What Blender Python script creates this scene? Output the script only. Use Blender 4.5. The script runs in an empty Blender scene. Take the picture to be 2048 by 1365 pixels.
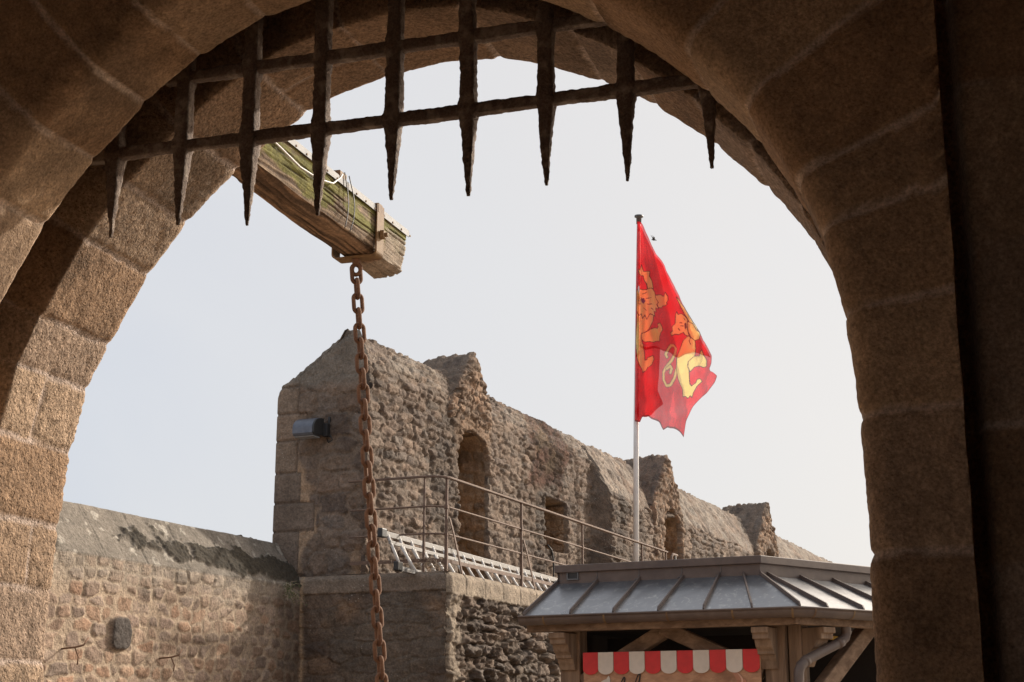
import bpy, math, random
import numpy as np
from mathutils import Vector

random.seed(7)
SC = bpy.context.scene
COL = SC.collection
R_ = math.radians

# ------------------------------------------------------------------ frames
EYE = 1.6
_al = R_(18.0)
GU = np.array([math.cos(_al), -math.sin(_al), 0.0])      # gate: along the wall, to the right
GV = np.array([math.sin(_al), math.cos(_al), 0.0])       # gate: outwards, along the passage
UP = np.array([0.0, 0.0, 1.0])
def G(u, v, z=0.0): return GU * u + GV * v + UP * z
_az = R_(22.7)
RS = np.array([math.sin(_az), math.cos(_az), 0.0])       # rampart: along the wall, away from the gate
RN = np.array([math.cos(_az), -math.sin(_az), 0.0])      # rampart: out of its courtyard face
RC = np.array([-1.669, 17.0, 0.0])
def R(s, n, z=0.0): return RC + RS * s + RN * n + UP * z
KA = np.array([0.111, 14.2, 0.0])
KD = np.array([0.8892, -0.4575, 0.0])                    # kiosk: along its front eave
KN = np.array([0.4575, 0.8892, 0.0])                     # kiosk: inwards
def K(a, m, z=0.0): return KA + KD * a + KN * m + UP * z

# ------------------------------------------------------------------ noise
def _h(i, j, seed):
    v = np.sin(i * 127.1 + j * 311.7 + seed * 74.7) * 43758.5453
    return v - np.floor(v)
def vn(x, y, seed=0):
    xi = np.floor(x); yi = np.floor(y); fx = x - xi; fy = y - yi
    fx = fx * fx * (3 - 2 * fx); fy = fy * fy * (3 - 2 * fy)
    a = _h(xi, yi, seed); b = _h(xi + 1, yi, seed); c = _h(xi, yi + 1, seed); d = _h(xi + 1, yi + 1, seed)
    return (a * (1 - fx) + b * fx) * (1 - fy) + (c * (1 - fx) + d * fx) * fy
def fbm(x, y, o=4, seed=0):
    s = 0; a = .5; t = 0
    for k in range(o):
        s = s + a * vn(x, y, seed + k * 13); t += a; a *= .5
        x = x * 2.03 + 5.2; y = y * 2.03 + 1.7
    return s / t
def sstep(a, b, x):
    t = np.clip((x - a) / (b - a), 0, 1); return t * t * (3 - 2 * t)
def mixc(c0, c1, f):
    f = np.asarray(f)[..., None]; return np.asarray(c0) * (1 - f) + np.asarray(c1) * f

def rubble(a, b, seed, ch=(.12, .26), cw=(.14, .42), joint=.02, warp=.03, vj=.24, pw=4.5, sharp=.012):
    """irregular rubble (jittered cells, flattened, every stone with its own size) -> (stone mask, three random numbers per stone, edge distance)"""
    cy = (ch[0] + ch[1]) / 2; cx = (cw[0] + cw[1]) / 2
    a2 = a + warp * 2 * (fbm(a * 4, b * 4, 3, seed) - .5) + warp * 1.0 * (fbm(a * 13, b * 13, 2, seed + 5) - .5)
    b2 = b + warp * 3 * (fbm(a * 1.3 + 9, b * 1.3, 3, seed + 9) - .5) + warp * 1.0 * (fbm(a * 12, b * 12 + 4, 2, seed + 7) - .5)
    x = a2 / cx; y = b2 / cy
    row = np.floor(y)
    D1 = np.full(a.shape, 9.); D2 = np.full(a.shape, 9.); I1 = np.zeros(a.shape); J1 = np.zeros(a.shape)
    for dj in (-1, 0, 1):
        j = row + dj
        xo = x + .5 * (j % 2) + .37 * _h(j, j * 0, seed + 1)
        xi = np.floor(xo)
        for di in (-2, -1, 0, 1, 2):
            i = xi + di
            px = i + .5 + .95 * (_h(i, j, seed + 2) - .5) - (xo - x); py = j + .5 + vj * (_h(i, j, seed + 3) - .5)
            ex = np.abs(x - px); ey = np.abs(y - py)
            w = .30 * (_h(i, j, seed + 4) - .5)                 # bigger and smaller stones
            dd = ((ex * .92) ** pw + (ey * 1.0) ** pw) ** (1 / pw) - w
            n1 = dd < D1
            D2 = np.where(n1, D1, np.minimum(D2, dd)); D1 = np.where(n1, dd, D1); I1 = np.where(n1, i, I1); J1 = np.where(n1, j, J1)
    d = (D2 - D1) * .62 * math.sqrt(cx * cy)
    d = d - joint * (.1 + .75 * fbm(a * 7, b * 7, 2, seed + 21))
    m = sstep(0, sharp, d)
    r1 = _h(I1, J1, seed + 31); r2 = _h(I1, J1, seed + 47); r3 = _h(I1, J1, seed + 63)
    return m, r1, r2, r3, d

def palette(r, cols):
    cols = np.asarray(cols); k = np.clip((r * len(cols)).astype(int), 0, len(cols) - 1)
    return cols[k]

# ------------------------------------------------------------------ mesh builder
class MB:
    def __init__(self): self.v = []; self.f = []; self.c = []; self.n = 0; self.hascol = False
    def add(self, verts, faces, col=None):
        verts = np.asarray(verts, float).reshape(-1, 3)
        self.v.append(verts)
        for q in faces: self.f.append(tuple(int(i) + self.n for i in q))
        if col is None: col = np.ones((len(verts), 3))
        else:
            col = np.asarray(col, float)
            if col.ndim == 1: col = np.tile(col, (len(verts), 1))
            self.hascol = True
        self.c.append(col); self.n += len(verts)
    def grid(self, P, col=None, flip=False, closed=False, keep=None):
        """P: (rows, cols, 3)"""
        r, c = P.shape[:2]
        idx = np.arange(r * c).reshape(r, c)
        if closed: idx = np.hstack([idx, idx[:, :1]])
        a, b, d, e = idx[:-1, :-1], idx[:-1, 1:], idx[1:, 1:], idx[1:, :-1]
        q = np.stack([a, b, d, e], -1)
        if keep is not None: q = q[keep]
        q = q.reshape(-1, 4)
        if flip: q = q[:, ::-1]
        self.add(P.reshape(-1, 3), q, None if col is None else np.asarray(col).reshape(-1, 3))
    def box(self, o, ax, ay, az, col=None):
        """o = centre; ax, ay, az = half-axis vectors"""
        o, ax, ay, az = map(np.asarray, (o, ax, ay, az))
        vs = [o + i * ax + j * ay + k * az for k in (-1, 1) for j in (-1, 1) for i in (-1, 1)]
        fs = [(0, 2, 3, 1), (4, 5, 7, 6), (0, 1, 5, 4), (2, 6, 7, 3), (0, 4, 6, 2), (1, 3, 7, 5)]
        if np.dot(np.cross(ax, ay), az) < 0: fs = [q[::-1] for q in fs]
        self.add(vs, fs, col)
    def bar(self, p, q, w, h, side=None, col=None):
        """square bar from p to q; w along side, h across"""
        p, q = np.asarray(p, float), np.asarray(q, float); t = q - p; L = np.linalg.norm(t); t = t / L
        s = np.asarray(side if side is not None else UP, float); s = s - t * (s @ t); s = s / np.linalg.norm(s)
        k = np.cross(t, s)
        self.box((p + q) / 2, t * L / 2, s * w / 2, k * h / 2, col)
    def tube(self, pts, r, n=8, cap=True, closed=False, col=None):
        pts = np.asarray(pts, float); m = len(pts)
        rr = np.full(m, r, float) if np.isscalar(r) else np.asarray(r, float)
        if closed: tan = np.roll(pts, -1, 0) - np.roll(pts, 1, 0)
        else:
            tan = np.gradient(pts, axis=0)
        tan /= np.linalg.norm(tan, axis=1)[:, None] + 1e-12
        ref = np.array([0, 0, 1.0]) if abs(tan[0][2]) < .8 else np.array([1.0, 0, 0])
        a = np.cross(tan[0], ref); a /= np.linalg.norm(a)
        rings = []
        for i in range(m):
            a = a - tan[i] * (a @ tan[i]); a /= np.linalg.norm(a)
            b = np.cross(tan[i], a)
            th = np.arange(n) * 2 * math.pi / n
            rings.append(pts[i] + rr[i] * (np.cos(th)[:, None] * a + np.sin(th)[:, None] * b))
        P = np.array(rings)
        if closed: P = np.concatenate([P, P[:1]])
        base = self.n
        self.grid(P, closed=True, col=None if col is None else np.tile(np.asarray(col, float), (P.shape[0] * n, 1)))
        if cap and not closed:
            self.f.append(tuple(base + i for i in range(n))[::-1])
            self.f.append(tuple(base + (m - 1) * n + i for i in range(n)))
    def prism(self, poly, d, col=None):
        """planar polygon (3-D points) extruded by d"""
        poly = np.asarray(poly, float); n = len(poly); d = np.asarray(d, float)
        fs = [tuple(range(n))[::-1], tuple(range(n, 2 * n))] + [(i, (i + 1) % n, n + (i + 1) % n, n + i) for i in range(n)]
        nrm = sum(np.cross(poly[i], poly[(i + 1) % n]) for i in range(n))
        if nrm @ d < 0: fs = [q[::-1] for q in fs]
        self.add(np.vstack([poly, poly + d]), fs, col)
    def build(self, name, mat, parent=None, smooth=False, base=None):
        V = np.vstack(self.v)
        org = np.zeros(3)
        if base is not None: org = np.asarray(base, float)
        elif parent is not None: org = np.array(parent_world(parent))
        me = bpy.data.meshes.new(name)
        me.from_pydata((V - org).tolist(), [], self.f)
        if self.hascol:
            at = me.color_attributes.new('Col', 'FLOAT_COLOR', 'POINT')
            C4 = np.hstack([np.vstack(self.c), np.ones((len(V), 1))]).astype(np.float32)
            at.data.foreach_set('color', C4.ravel())
        if smooth: me.polygons.foreach_set('use_smooth', [True] * len(me.polygons))
        me.materials.append(mat)
        me.update()
        o = bpy.data.objects.new(name, me); COL.objects.link(o)
        if parent is not None: o.parent = parent
        else: o.location = org
        return o
def parent_world(p):
    l = Vector(p.location)
    while p.parent: p = p.parent; l = l + Vector(p.location)
    return l

def tag(o, label=None, cat=None, group=None, kind=None):
    if label: o['label'] = label
    if cat: o['category'] = cat
    if group: o['group'] = group
    if kind: o['kind'] = kind
    return o
def thing(name, base, label, cat, group=None):
    o = bpy.data.objects.new(name, None); COL.objects.link(o); o.location = tuple(base); o.empty_display_size = .2
    return tag(o, label, cat, group)
def bevel(o, w, seg=2):
    m = o.modifiers.new('Bevel', 'BEVEL'); m.width = w; m.segments = seg; m.limit_method = 'ANGLE'; m.angle_limit = R_(40)
    return o

# ------------------------------------------------------------------ materials
def new_mat(name):
    m = bpy.data.materials.new(name); m.use_nodes = True
    nt = m.node_tree; b = nt.nodes['Principled BSDF']
    return m, nt, b
def L_(nt, a, b): nt.links.new(a, b)
def noise(nt, scale, detail=6, rough=.55, vec=None, dist=0):
    n = nt.nodes.new('ShaderNodeTexNoise'); n.inputs['Scale'].default_value = scale
    n.inputs['Detail'].default_value = detail; n.inputs['Roughness'].default_value = rough; n.inputs['Distortion'].default_value = dist
    if vec is not None: L_(nt, vec, n.inputs['Vector'])
    return n.outputs['Fac']
def mrange(nt, v, a, b, c, d, smooth=False):
    n = nt.nodes.new('ShaderNodeMapRange'); n.clamp = True
    if smooth: n.interpolation_type = 'SMOOTHSTEP'
    for k, x in zip(('From Min', 'From Max', 'To Min', 'To Max'), (a, b, c, d)): n.inputs[k].default_value = x
    L_(nt, v, n.inputs['Value']); return n.outputs['Result']
def math_(nt, op, a, b):
    n = nt.nodes.new('ShaderNodeMath'); n.operation = op
    for i, x in enumerate((a, b)):
        if isinstance(x, (int, float)): n.inputs[i].default_value = x
        else: L_(nt, x, n.inputs[i])
    return n.outputs[0]
def mixn(nt, f, a, b, mode='MIX'):
    n = nt.nodes.new('ShaderNodeMix'); n.data_type = 'RGBA'; n.blend_type = mode
    for k, x in ((0, f), (6, a), (7, b)):
        if isinstance(x, (int, float)): n.inputs[k].default_value = x
        elif isinstance(x, (tuple, list)): n.inputs[k].default_value = (*x, 1) if len(x) == 3 else x
        else: L_(nt, x, n.inputs[k])
    return n.outputs[2]
def objco(nt, scale=(1, 1, 1)):
    t = nt.nodes.new('ShaderNodeTexCoord'); m = nt.nodes.new('ShaderNodeMapping'); m.inputs['Scale'].default_value = scale
    L_(nt, t.outputs['Object'], m.inputs['Vector']); return m.outputs['Vector']
def bump(nt, b, h, strength, dist, prev=None):
    n = nt.nodes.new('ShaderNodeBump'); n.inputs['Strength'].default_value = strength; n.inputs['Distance'].default_value = dist
    L_(nt, h, n.inputs['Height'])
    if prev is not None: L_(nt, prev, n.inputs['Normal'])
    L_(nt, n.outputs['Normal'], b.inputs['Normal']); return n.outputs['Normal']

def stone_mat(name, fine=70, fdist=.006, mid=14, mdist=.012, speck=None, contrast=.35):   # colour of each stone comes from 'Col'
    m, nt, b = new_mat(name)
    co = objco(nt)
    at = nt.nodes.new('ShaderNodeAttribute'); at.attribute_name = 'Col'
    n1 = noise(nt, fine, 5, .65, co); n2 = noise(nt, mid, 6, .6, co); n3 = noise(nt, 2.2, 4, .5, co)
    f = math_(nt, 'MULTIPLY', mrange(nt, n1, .3, .7, 1 - contrast, 1 + contrast), mrange(nt, n2, .3, .7, .78, 1.22))
    f = math_(nt, 'MULTIPLY', f, mrange(nt, n3, .3, .7, .85, 1.15))
    gr = nt.nodes.new('ShaderNodeCombineColor')
    for i in range(3): L_(nt, f, gr.inputs[i])
    c = mixn(nt, 1.0, at.outputs['Color'], gr.outputs[0], 'MULTIPLY')
    if speck:
        vo = nt.nodes.new('ShaderNodeTexVoronoi'); vo.inputs['Scale'].default_value = speck; L_(nt, co, vo.inputs['Vector'])
        s = mrange(nt, vo.outputs['Distance'], .1, .2, 1, 0)
        s = math_(nt, 'MULTIPLY', s, mrange(nt, noise(nt, 2.5, 3, .5, co), .58, .66, 0, .55))
        c = mixn(nt, s, c, (.55, .52, .46))
    L_(nt, c, b.inputs['Base Color'])
    b.inputs['Roughness'].default_value = .93; b.inputs['Specular IOR Level'].default_value = .25
    vp = nt.nodes.new('ShaderNodeTexVoronoi'); vp.inputs['Scale'].default_value = fine * .9; vp.inputs['Randomness'].default_value = 1; L_(nt, co, vp.inputs['Vector'])
    pits = math_(nt, 'ADD', mrange(nt, vp.outputs['Distance'], .12, .5, -.55, 0, True), mrange(nt, noise(nt, fine * .42, 7, .7, co), .3, .7, -.6, .6))
    p = bump(nt, b, n2, .8, mdist); bump(nt, b, math_(nt, 'ADD', pits, n1), .85, fdist * .45, p)
    return m
M = {}
M['arch'] = stone_mat('arch_granite', 105, .004, 24, .004, contrast=.45)
M['archrough'] = stone_mat('weathered_arch_granite', 85, .020, 26, .012, contrast=.55)
M['rubble'] = stone_mat('rubble_stone', 42, .012, 12, .02, speck=26)
M['lowwall'] = stone_mat('sand_rubble', 46, .010, 12, .016)

def metal_mat(name, c0, c1, rough=.7, metal=.3, scale=30, bd=.002, sc2=6, c2=None):
    m, nt, b = new_mat(name); co = objco(nt)
    n1 = noise(nt, scale, 6, .65, co); n2 = noise(nt, sc2, 4, .6, co)
    c = mixn(nt, mrange(nt, n1, .35, .65, 0, 1), c0, c1)
    if c2: c = mixn(nt, mrange(nt, n2, .52, .68, 0, 1), c, c2)
    L_(nt, c, b.inputs['Base Color']); b.inputs['Roughness'].default_value = rough; b.inputs['Metallic'].default_value = metal
    bump(nt, b, n1, .8, bd); return m
M['iron'] = metal_mat('pitted_wrought_iron', (.085, .058, .043), (.20, .14, .105), .85, .05, 130, .009, 16, (.33, .265, .21))
M['rust'] = metal_mat('rusty_chain_iron', (.125, .066, .038), (.205, .112, .066), .85, .05, 45, .002, 9, (.09, .04, .022))
M['strap'] = metal_mat('brown_painted_strap', (.16, .095, .042), (.22, .135, .06), .7, .05, 25, .001, 5, (.12, .06, .03))
M['rail'] = metal_mat('weathered_rail_iron', (.115, .072, .052), (.185, .12, .085), .75, .08, 40, .0015, 7, (.085, .05, .035))
M['alu'] = metal_mat('dull_aluminium', (.235, .22, .20), (.30, .28, .26), .6, .05, 20, .0004)
M['litrungalu'] = metal_mat('lit_rung_aluminium', (.55, .52, .48), (.66, .63, .59), .55, .1, 20, .0004)  # rails' aluminium made lighter: light on the rungs is put into the colour
M['flash'] = metal_mat('pale_metal_flashing', (.20, .198, .195), (.27, .265, .26), .65, .1, 14, .0006)
M['pole'] = metal_mat('pale_pole_paint', (.70, .68, .655), (.78, .76, .735), .45, .05, 8, .0003)
M['darkmetal'] = metal_mat('dark_pole_cap', (.12, .12, .12), (.17, .17, .17), .5, .5, 20, .0005)
M['lamp'] = metal_mat('grey_blue_lamp_housing', (.10, .11, .135), (.14, .15, .175), .45, .4, 16, .0006)
M['blackplastic'] = metal_mat('black_plastic', (.012, .012, .013), (.025, .024, .023), .5, 0, 20, .0005)
M['whitecable'] = metal_mat('white_cable', (.6, .59, .57), (.7, .69, .66), .5, 0, 20, .0003)
M['brownzinc'] = metal_mat('brown_zinc', (.10, .073, .060), (.135, .10, .082), .55, .12, 9, .0008, 3, (.09, .066, .058))

def zinc_mat():
    m, nt, b = new_mat('stained_zinc_sheet'); co = objco(nt)
    n1 = noise(nt, 5, 6, .6, co); n2 = noise(nt, 1.6, 4, .6, co)
    sp = noise(nt, 11, 8, .7, objco(nt, (1, 1, .35)), 1.2)
    c = mixn(nt, mrange(nt, n1, .3, .7, 0, 1), (.225, .23, .245), (.29, .295, .31))
    c = mixn(nt, mrange(nt, sp, .55, .70, 0, .8), c, (.52, .52, .50))
    vo = nt.nodes.new('ShaderNodeTexVoronoi'); vo.inputs['Scale'].default_value = 17; L_(nt, co, vo.inputs['Vector'])
    c = mixn(nt, math_(nt, 'MULTIPLY', mrange(nt, vo.outputs['Distance'], .08, .24, .75, 0), mrange(nt, n2, .40, .55, 0, 1)), c, (.45, .45, .44))
    L_(nt, c, b.inputs['Base Color']); b.inputs['Metallic'].default_value = .82
    L_(nt, mrange(nt, n1, .3, .7, .27, .36), b.inputs['Roughness'])
    bump(nt, b, n2, .5, .012); return m
M['zinc'] = zinc_mat()

def wood_mat(name, c0, c1, c2, axis=0, scale=1.0, bd=.004, useattr=False):
    m, nt, b = new_mat(name)
    if useattr:
        at = nt.nodes.new('ShaderNodeAttribute'); at.attribute_name = 'Col'
        co = objco(nt); n1 = noise(nt, 60, 6, .7, co); n2 = noise(nt, 14, 5, .6, co)
        f = math_(nt, 'MULTIPLY', mrange(nt, n1, .3, .7, .6, 1.4), mrange(nt, n2, .3, .7, .75, 1.25))
        gr = nt.nodes.new('ShaderNodeCombineColor')
        for i in range(3): L_(nt, f, gr.inputs[i])
        c = mixn(nt, 1.0, at.outputs['Color'], gr.outputs[0], 'MULTIPLY')
    else:
        sc = [17 * scale] * 3; sc[axis] = 1.3 * scale
        co = objco(nt, sc); n1 = noise(nt, 1, 8, .65, co, .6); n2 = noise(nt, .35, 5, .6, co)
        c = mixn(nt, mrange(nt, n1, .35, .65, 0, 1), c0, c1)
        c = mixn(nt, mrange(nt, n2, .5, .68, 0, .8), c, c2)
    L_(nt, c, b.inputs['Base Color']); b.inputs['Roughness'].default_value = .85; b.inputs['Specular IOR Level'].default_value = .25
    bump(nt, b, n1, .8, bd); return m
M['beam'] = wood_mat('mossy_weathered_timber', None, None, None, useattr=True, bd=.006)
WK = ((.145, .093, .06), (.285, .195, .13), (.085, .054, .036))
M['timberz'] = wood_mat('brown_timber_upright', *WK, axis=2)
M['timberx'] = wood_mat('brown_timber_level', *WK, axis=0)
M['timberlight'] = wood_mat('pale_bracket_timber', (.20, .135, .09), (.31, .22, .15), (.12, .08, .052), axis=2)  # lighter tone for the carved brackets
M['board'] = wood_mat('printed_wood_board', (.36, .19, .11), (.52, .31, .19), (.22, .115, .07), axis=0, scale=1.3, bd=.0006)
def plain(name, c, rough=.6, var=.12, scale=12):
    m, nt, b = new_mat(name); co = objco(nt)
    n = noise(nt, scale, 6, .65, co)
    L_(nt, mixn(nt, mrange(nt, n, .3, .7, 0, 1), tuple(x * (1 - var) for x in c), tuple(min(1, x * (1 + var)) for x in c)), b.inputs['Base Color'])
    b.inputs['Roughness'].default_value = rough; return m
M['red'] = plain('red_paint', (.56, .022, .022), .5)
M['cream'] = plain('cream_paint', (.60, .53, .45), .5, .08)
M['ink'] = plain('black_print', (.02, .016, .014), .6)
M['swirl'] = plain('caramel_print', (.42, .19, .11), .5)
M['swirl2'] = plain('pale_caramel_print', (.62, .36, .25), .5)
M['yellow'] = plain('yellow_paint', (.6, .36, .02), .5)
M['interior'] = plain('shade_dark_kiosk_boards', (.022, .016, .013), .8, .3, 8)  # base colour carries the shade inside the kiosk
M['ground'] = None
def ground_mat():
    m, nt, b = new_mat('courtyard_paving'); co = objco(nt)
    vo = nt.nodes.new('ShaderNodeTexVoronoi'); vo.inputs['Scale'].default_value = 7; vo.feature = 'DISTANCE_TO_EDGE'; L_(nt, co, vo.inputs['Vector'])
    n = noise(nt, 3, 6, .6, co)
    c = mixn(nt, mrange(nt, n, .3, .7, 0, 1), (.27, .21, .155), (.38, .30, .23))
    c = mixn(nt, mrange(nt, vo.outputs['Distance'], .02, .07, .7, 0), c, (.13, .1, .08))
    L_(nt, c, b.inputs['Base Color']); b.inputs['Roughness'].default_value = .9
    bump(nt, b, mrange(nt, vo.outputs['Distance'], 0, .15, 0, 1), .6, .03); return m
M['ground'] = ground_mat()
def leaf_mat():
    m, nt, b = new_mat('small_leaves'); b.inputs['Base Color'].default_value = (.09, .11, .035, 1); b.inputs['Roughness'].default_value = .7; return m
M['leaf'] = leaf_mat()
M['twig'] = plain('dry_stalks', (.30, .23, .16), .9, .3, 40)
M['bird'] = plain('grey_feathers', (.07, .065, .065), .8)
def flag_mat(name):
    m = bpy.data.materials.new(name); m.use_nodes = True; nt = m.node_tree; nt.nodes.clear()
    out = nt.nodes.new('ShaderNodeOutputMaterial')
    at = nt.nodes.new('ShaderNodeAttribute'); at.attribute_name = 'Col'
    d = nt.nodes.new('ShaderNodeBsdfDiffuse'); t = nt.nodes.new('ShaderNodeBsdfTranslucent'); tr = nt.nodes.new('ShaderNodeBsdfTransparent')
    mx = nt.nodes.new('ShaderNodeMixShader'); mx.inputs[0].default_value = .5
    mx2 = nt.nodes.new('ShaderNodeMixShader'); mx2.inputs[0].default_value = .52
    L_(nt, at.outputs['Color'], d.inputs['Color']); L_(nt, at.outputs['Color'], t.inputs['Color'])
    wv = noise(nt, 3, 3, .5, objco(nt))
    tc = mixn(nt, mrange(nt, wv, .3, .7, .30, .46), at.outputs['Color'], (1, .9, .88))
    L_(nt, tc, tr.inputs['Color'])
    L_(nt, d.outputs[0], mx.inputs[1]); L_(nt, t.outputs[0], mx.inputs[2])
    L_(nt, mx.outputs[0], mx2.inputs[1]); L_(nt, tr.outputs[0], mx2.inputs[2]); L_(nt, mx2.outputs[0], out.inputs['Surface'])
    return m
M['flag'] = flag_mat('thin_flag_cloth')

# ------------------------------------------------------------------ gatehouse
PROF = [(-3.25, 0), (-3.25, .6), (-3.252, 1.2), (-3.252, 1.74), (-3.255, 1.97), (-3.243, 2.275), (-3.218, 2.53), (-3.158, 2.777), (-3.08, 2.942), (-2.93, 3.206),
        (-2.776, 3.394), (-2.618, 3.543), (-2.5, 3.646), (-2.342, 3.744), (-2.2, 3.812), (-1.949, 3.868), (-1.757, 3.89), (-1.568, 3.873), (-1.40, 3.822),
        (-1.205, 3.732), (-1.07, 3.657), (-.921, 3.548), (-.80, 3.445), (-.685, 3.325), (-.60, 3.23), (-.515, 3.10), (-.455, 2.985), (-.40, 2.85), (-.355, 2.66),
        (-.328, 2.48), (-.317, 2.30), (-.312, 2.0), (-.312, 1.6), (-.312, 1.1), (-.312, .6), (-.312, 0)]
P0 = np.array(PROF)
seg = np.r_[0, np.cumsum(np.linalg.norm(np.diff(P0, axis=0), axis=1))]
TOT = seg[-1]
af = np.arange(0, TOT, .01)
pu = np.interp(af, seg, P0[:, 0]); pz = np.interp(af, seg, P0[:, 1])
kern = np.hanning(19); kern /= kern.sum()
def smo(x): return np.convolve(np.pad(x, 9, mode='reflect', reflect_type='odd'), kern, 'valid')
pu, pz = smo(pu), smo(pz)
# sample positions: coarse where hidden near the ground, fine above
lo_z = 1.45
ia = np.where(pz > lo_z)[0]; i0, i1 = ia[0], ia[-1]
A_ = np.r_[np.arange(0, af[i0], .25), np.arange(af[i0], af[i1], .0115), np.arange(af[i1], TOT, .25), TOT - .012]
CU = np.interp(A_, af, pu); CZ = np.interp(A_, af, pz)
tu = np.gradient(CU, A_); tz = np.gradient(CZ, A_); tl = np.hypot(tu, tz); tu, tz = tu / tl, tz / tl
NU, NZ = -tz, tu                                             # out of the opening, into the masonry
def a_at(u, z):
    k = np.argmin((pu - u) ** 2 + (pz - z) ** 2); return af[k]
def joints(seed, pts, lead=.28):
    rg = np.random.RandomState(seed)
    js = sorted(a_at(u, z) for u, z in pts)
    out = [js[0]]
    for j in js[1:]:
        gap = j - out[-1]; k = max(1, int(round(gap / lead)))
        for i in range(1, k): out.append(out[-1] + (j - out[-1]) / (k - i + 1) * rg.uniform(.9, 1.1))
        out.append(j)
    return np.array(out)
J_IN = joints(2, [(-3.25, .3), (-3.25, 1.72), (-3.25, 2.1), (-3.2, 2.6), (-2.92, 3.18), (-2.746, 3.385), (-2.57, 3.566), (-2.372, 3.69), (-2.159, 3.80), (-1.4, 3.82),
                  (-1.03, 3.63), (-.72, 3.37), (-.43, 2.96), (-.39, 2.82), (-.312, 2.33), (-.312, 1.99), (-.312, 1.65), (-.312, .3)])
J_OUT = joints(3, [(-3.25, .3), (-3.25, 1.80), (-3.243, 2.275), (-3.158, 2.777), (-3.08, 2.942), (-2.93, 3.206), (-2.78, 3.39), (-2.58, 3.575), (-2.32, 3.755), (-1.99, 3.86),
                   (-1.575, 3.873), (-1.195, 3.728), (-.8, 3.44), (-.5, 3.07), (-.32, 2.4), (-.312, 1.9), (-.312, .3)])
ST = np.array([(.375, .25, .155), (.315, .208, .13), (.43, .295, .187), (.35, .22, .128), (.395, .275, .185)])
MORT = np.array((.56, .43, .335))
def sweep_arch(mb, path, J, seed, flip=False, clip_r=None, lit=1.0, extra_v=None, jw=.0082):
    """path: list of (o, v, no, nv): offset out of the opening, depth, displacement direction"""
    path = np.array(path, float); rn = len(path); cn = len(A_)
    t = np.r_[0, np.cumsum(np.hypot(np.diff(path[:, 0]), np.diff(path[:, 1])))]
    a = np.tile(A_, (rn, 1)); o = np.tile(path[:, :1], (1, cn)); v = np.tile(path[:, 1:2], (1, cn)); tt = np.tile(t[:, None], (1, cn))
    # wobbling voussoir joints
    aw = a + .010 * (fbm(a * 3, tt * 5, 2, seed) - .5) * 2 + .006 * (fbm(a * 25, tt * 25, 2, seed + 2) - .5) * 2
    k = np.clip(np.searchsorted(J, aw.ravel()).reshape(aw.shape), 0, len(J))
    Jp = np.r_[-9, J, 99]
    dl = np.minimum(aw - Jp[k], Jp[k + 1] - aw)
    r1 = _h(k, k * 0 + 1, seed); r2 = _h(k, k * 0 + 2, seed + 1)
    d = dl
    if extra_v is not None:                                   # a joint that runs along the passage in some stones
        for (ks, vv) in extra_v:
            ka = np.searchsorted(J, ks)
            dv = np.abs(v + .006 * (fbm(a * 20, tt * 3, 2, 5) - .5) - vv)
            d = np.where(k == ka, np.minimum(d, dv + .003), d)
    jm = 1 - sstep(jw * .6, jw * 1.5, d - .006 * (fbm(a * 30, tt * 30, 2, seed + 8) - .5))
    er = 1 - sstep(0, .035, d)
    h = .007 * (r1 - .5) + .007 * (fbm(a * 5, tt * 5, 3, seed + 4) - .5) + .004 * (fbm(a * 45, tt * 45, 3, seed + 6) - .5) - .005 * er - .005 * jm
    # coarse pits in the weathered outer stones
    pit = fbm(a * 55, tt * 55, 3, seed + 9)
    wz = (1 - sstep(2.5, 3.3, np.tile(CZ, (rn, 1)))) if seed == 23 else 0.0
    h = h - (.002 + .003 * wz) * sstep(.47, .68, pit) * (1 - jm)
    no = path[:, 2][:, None]; nv = path[:, 3][:, None]
    oo = o + h * no; vv = v + h * nv
    u = CU[None] + NU[None] * oo; z = CZ[None] + NZ[None] * oo
    if clip_r is not None: u = np.minimum(u, clip_r + .006 * (fbm(z * 8, z * 0, 3, 3) - .5))
    z = np.maximum(z, 0)
    P = GU * u[..., None] + GV * vv[..., None] + UP * z[..., None]
    c = ST[np.clip((r2 * len(ST)).astype(int), 0, len(ST) - 1)] * (.85 + .3 * fbm(a * 2.5, tt * 2.5, 3, seed + 12))[..., None]
    w = fbm(a * 3.1 + 7, tt * 3.1, 4, seed + 15)
    c = c * (1 - .35 * sstep(.55, .75, w))[..., None]
    jm2 = jm * (.25 + .75 * sstep(.2, .42, fbm(a * 4, tt * 7, 3, seed + 19)))
    c = mixc(c, MORT, jm2 * .92)
    if seed == 23: c = c * np.array((.97, 1.0, 1.08))
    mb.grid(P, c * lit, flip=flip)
V0, V1, V2, V3 = 3.70, 4.05, 4.25, 4.69
gate = thing('stone_gatehouse', G(-1.78, 4.2, 0), 'brown granite gate arch seen from inside its dark passage, framing the sky', 'gatehouse')
lin = np.linspace
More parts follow.
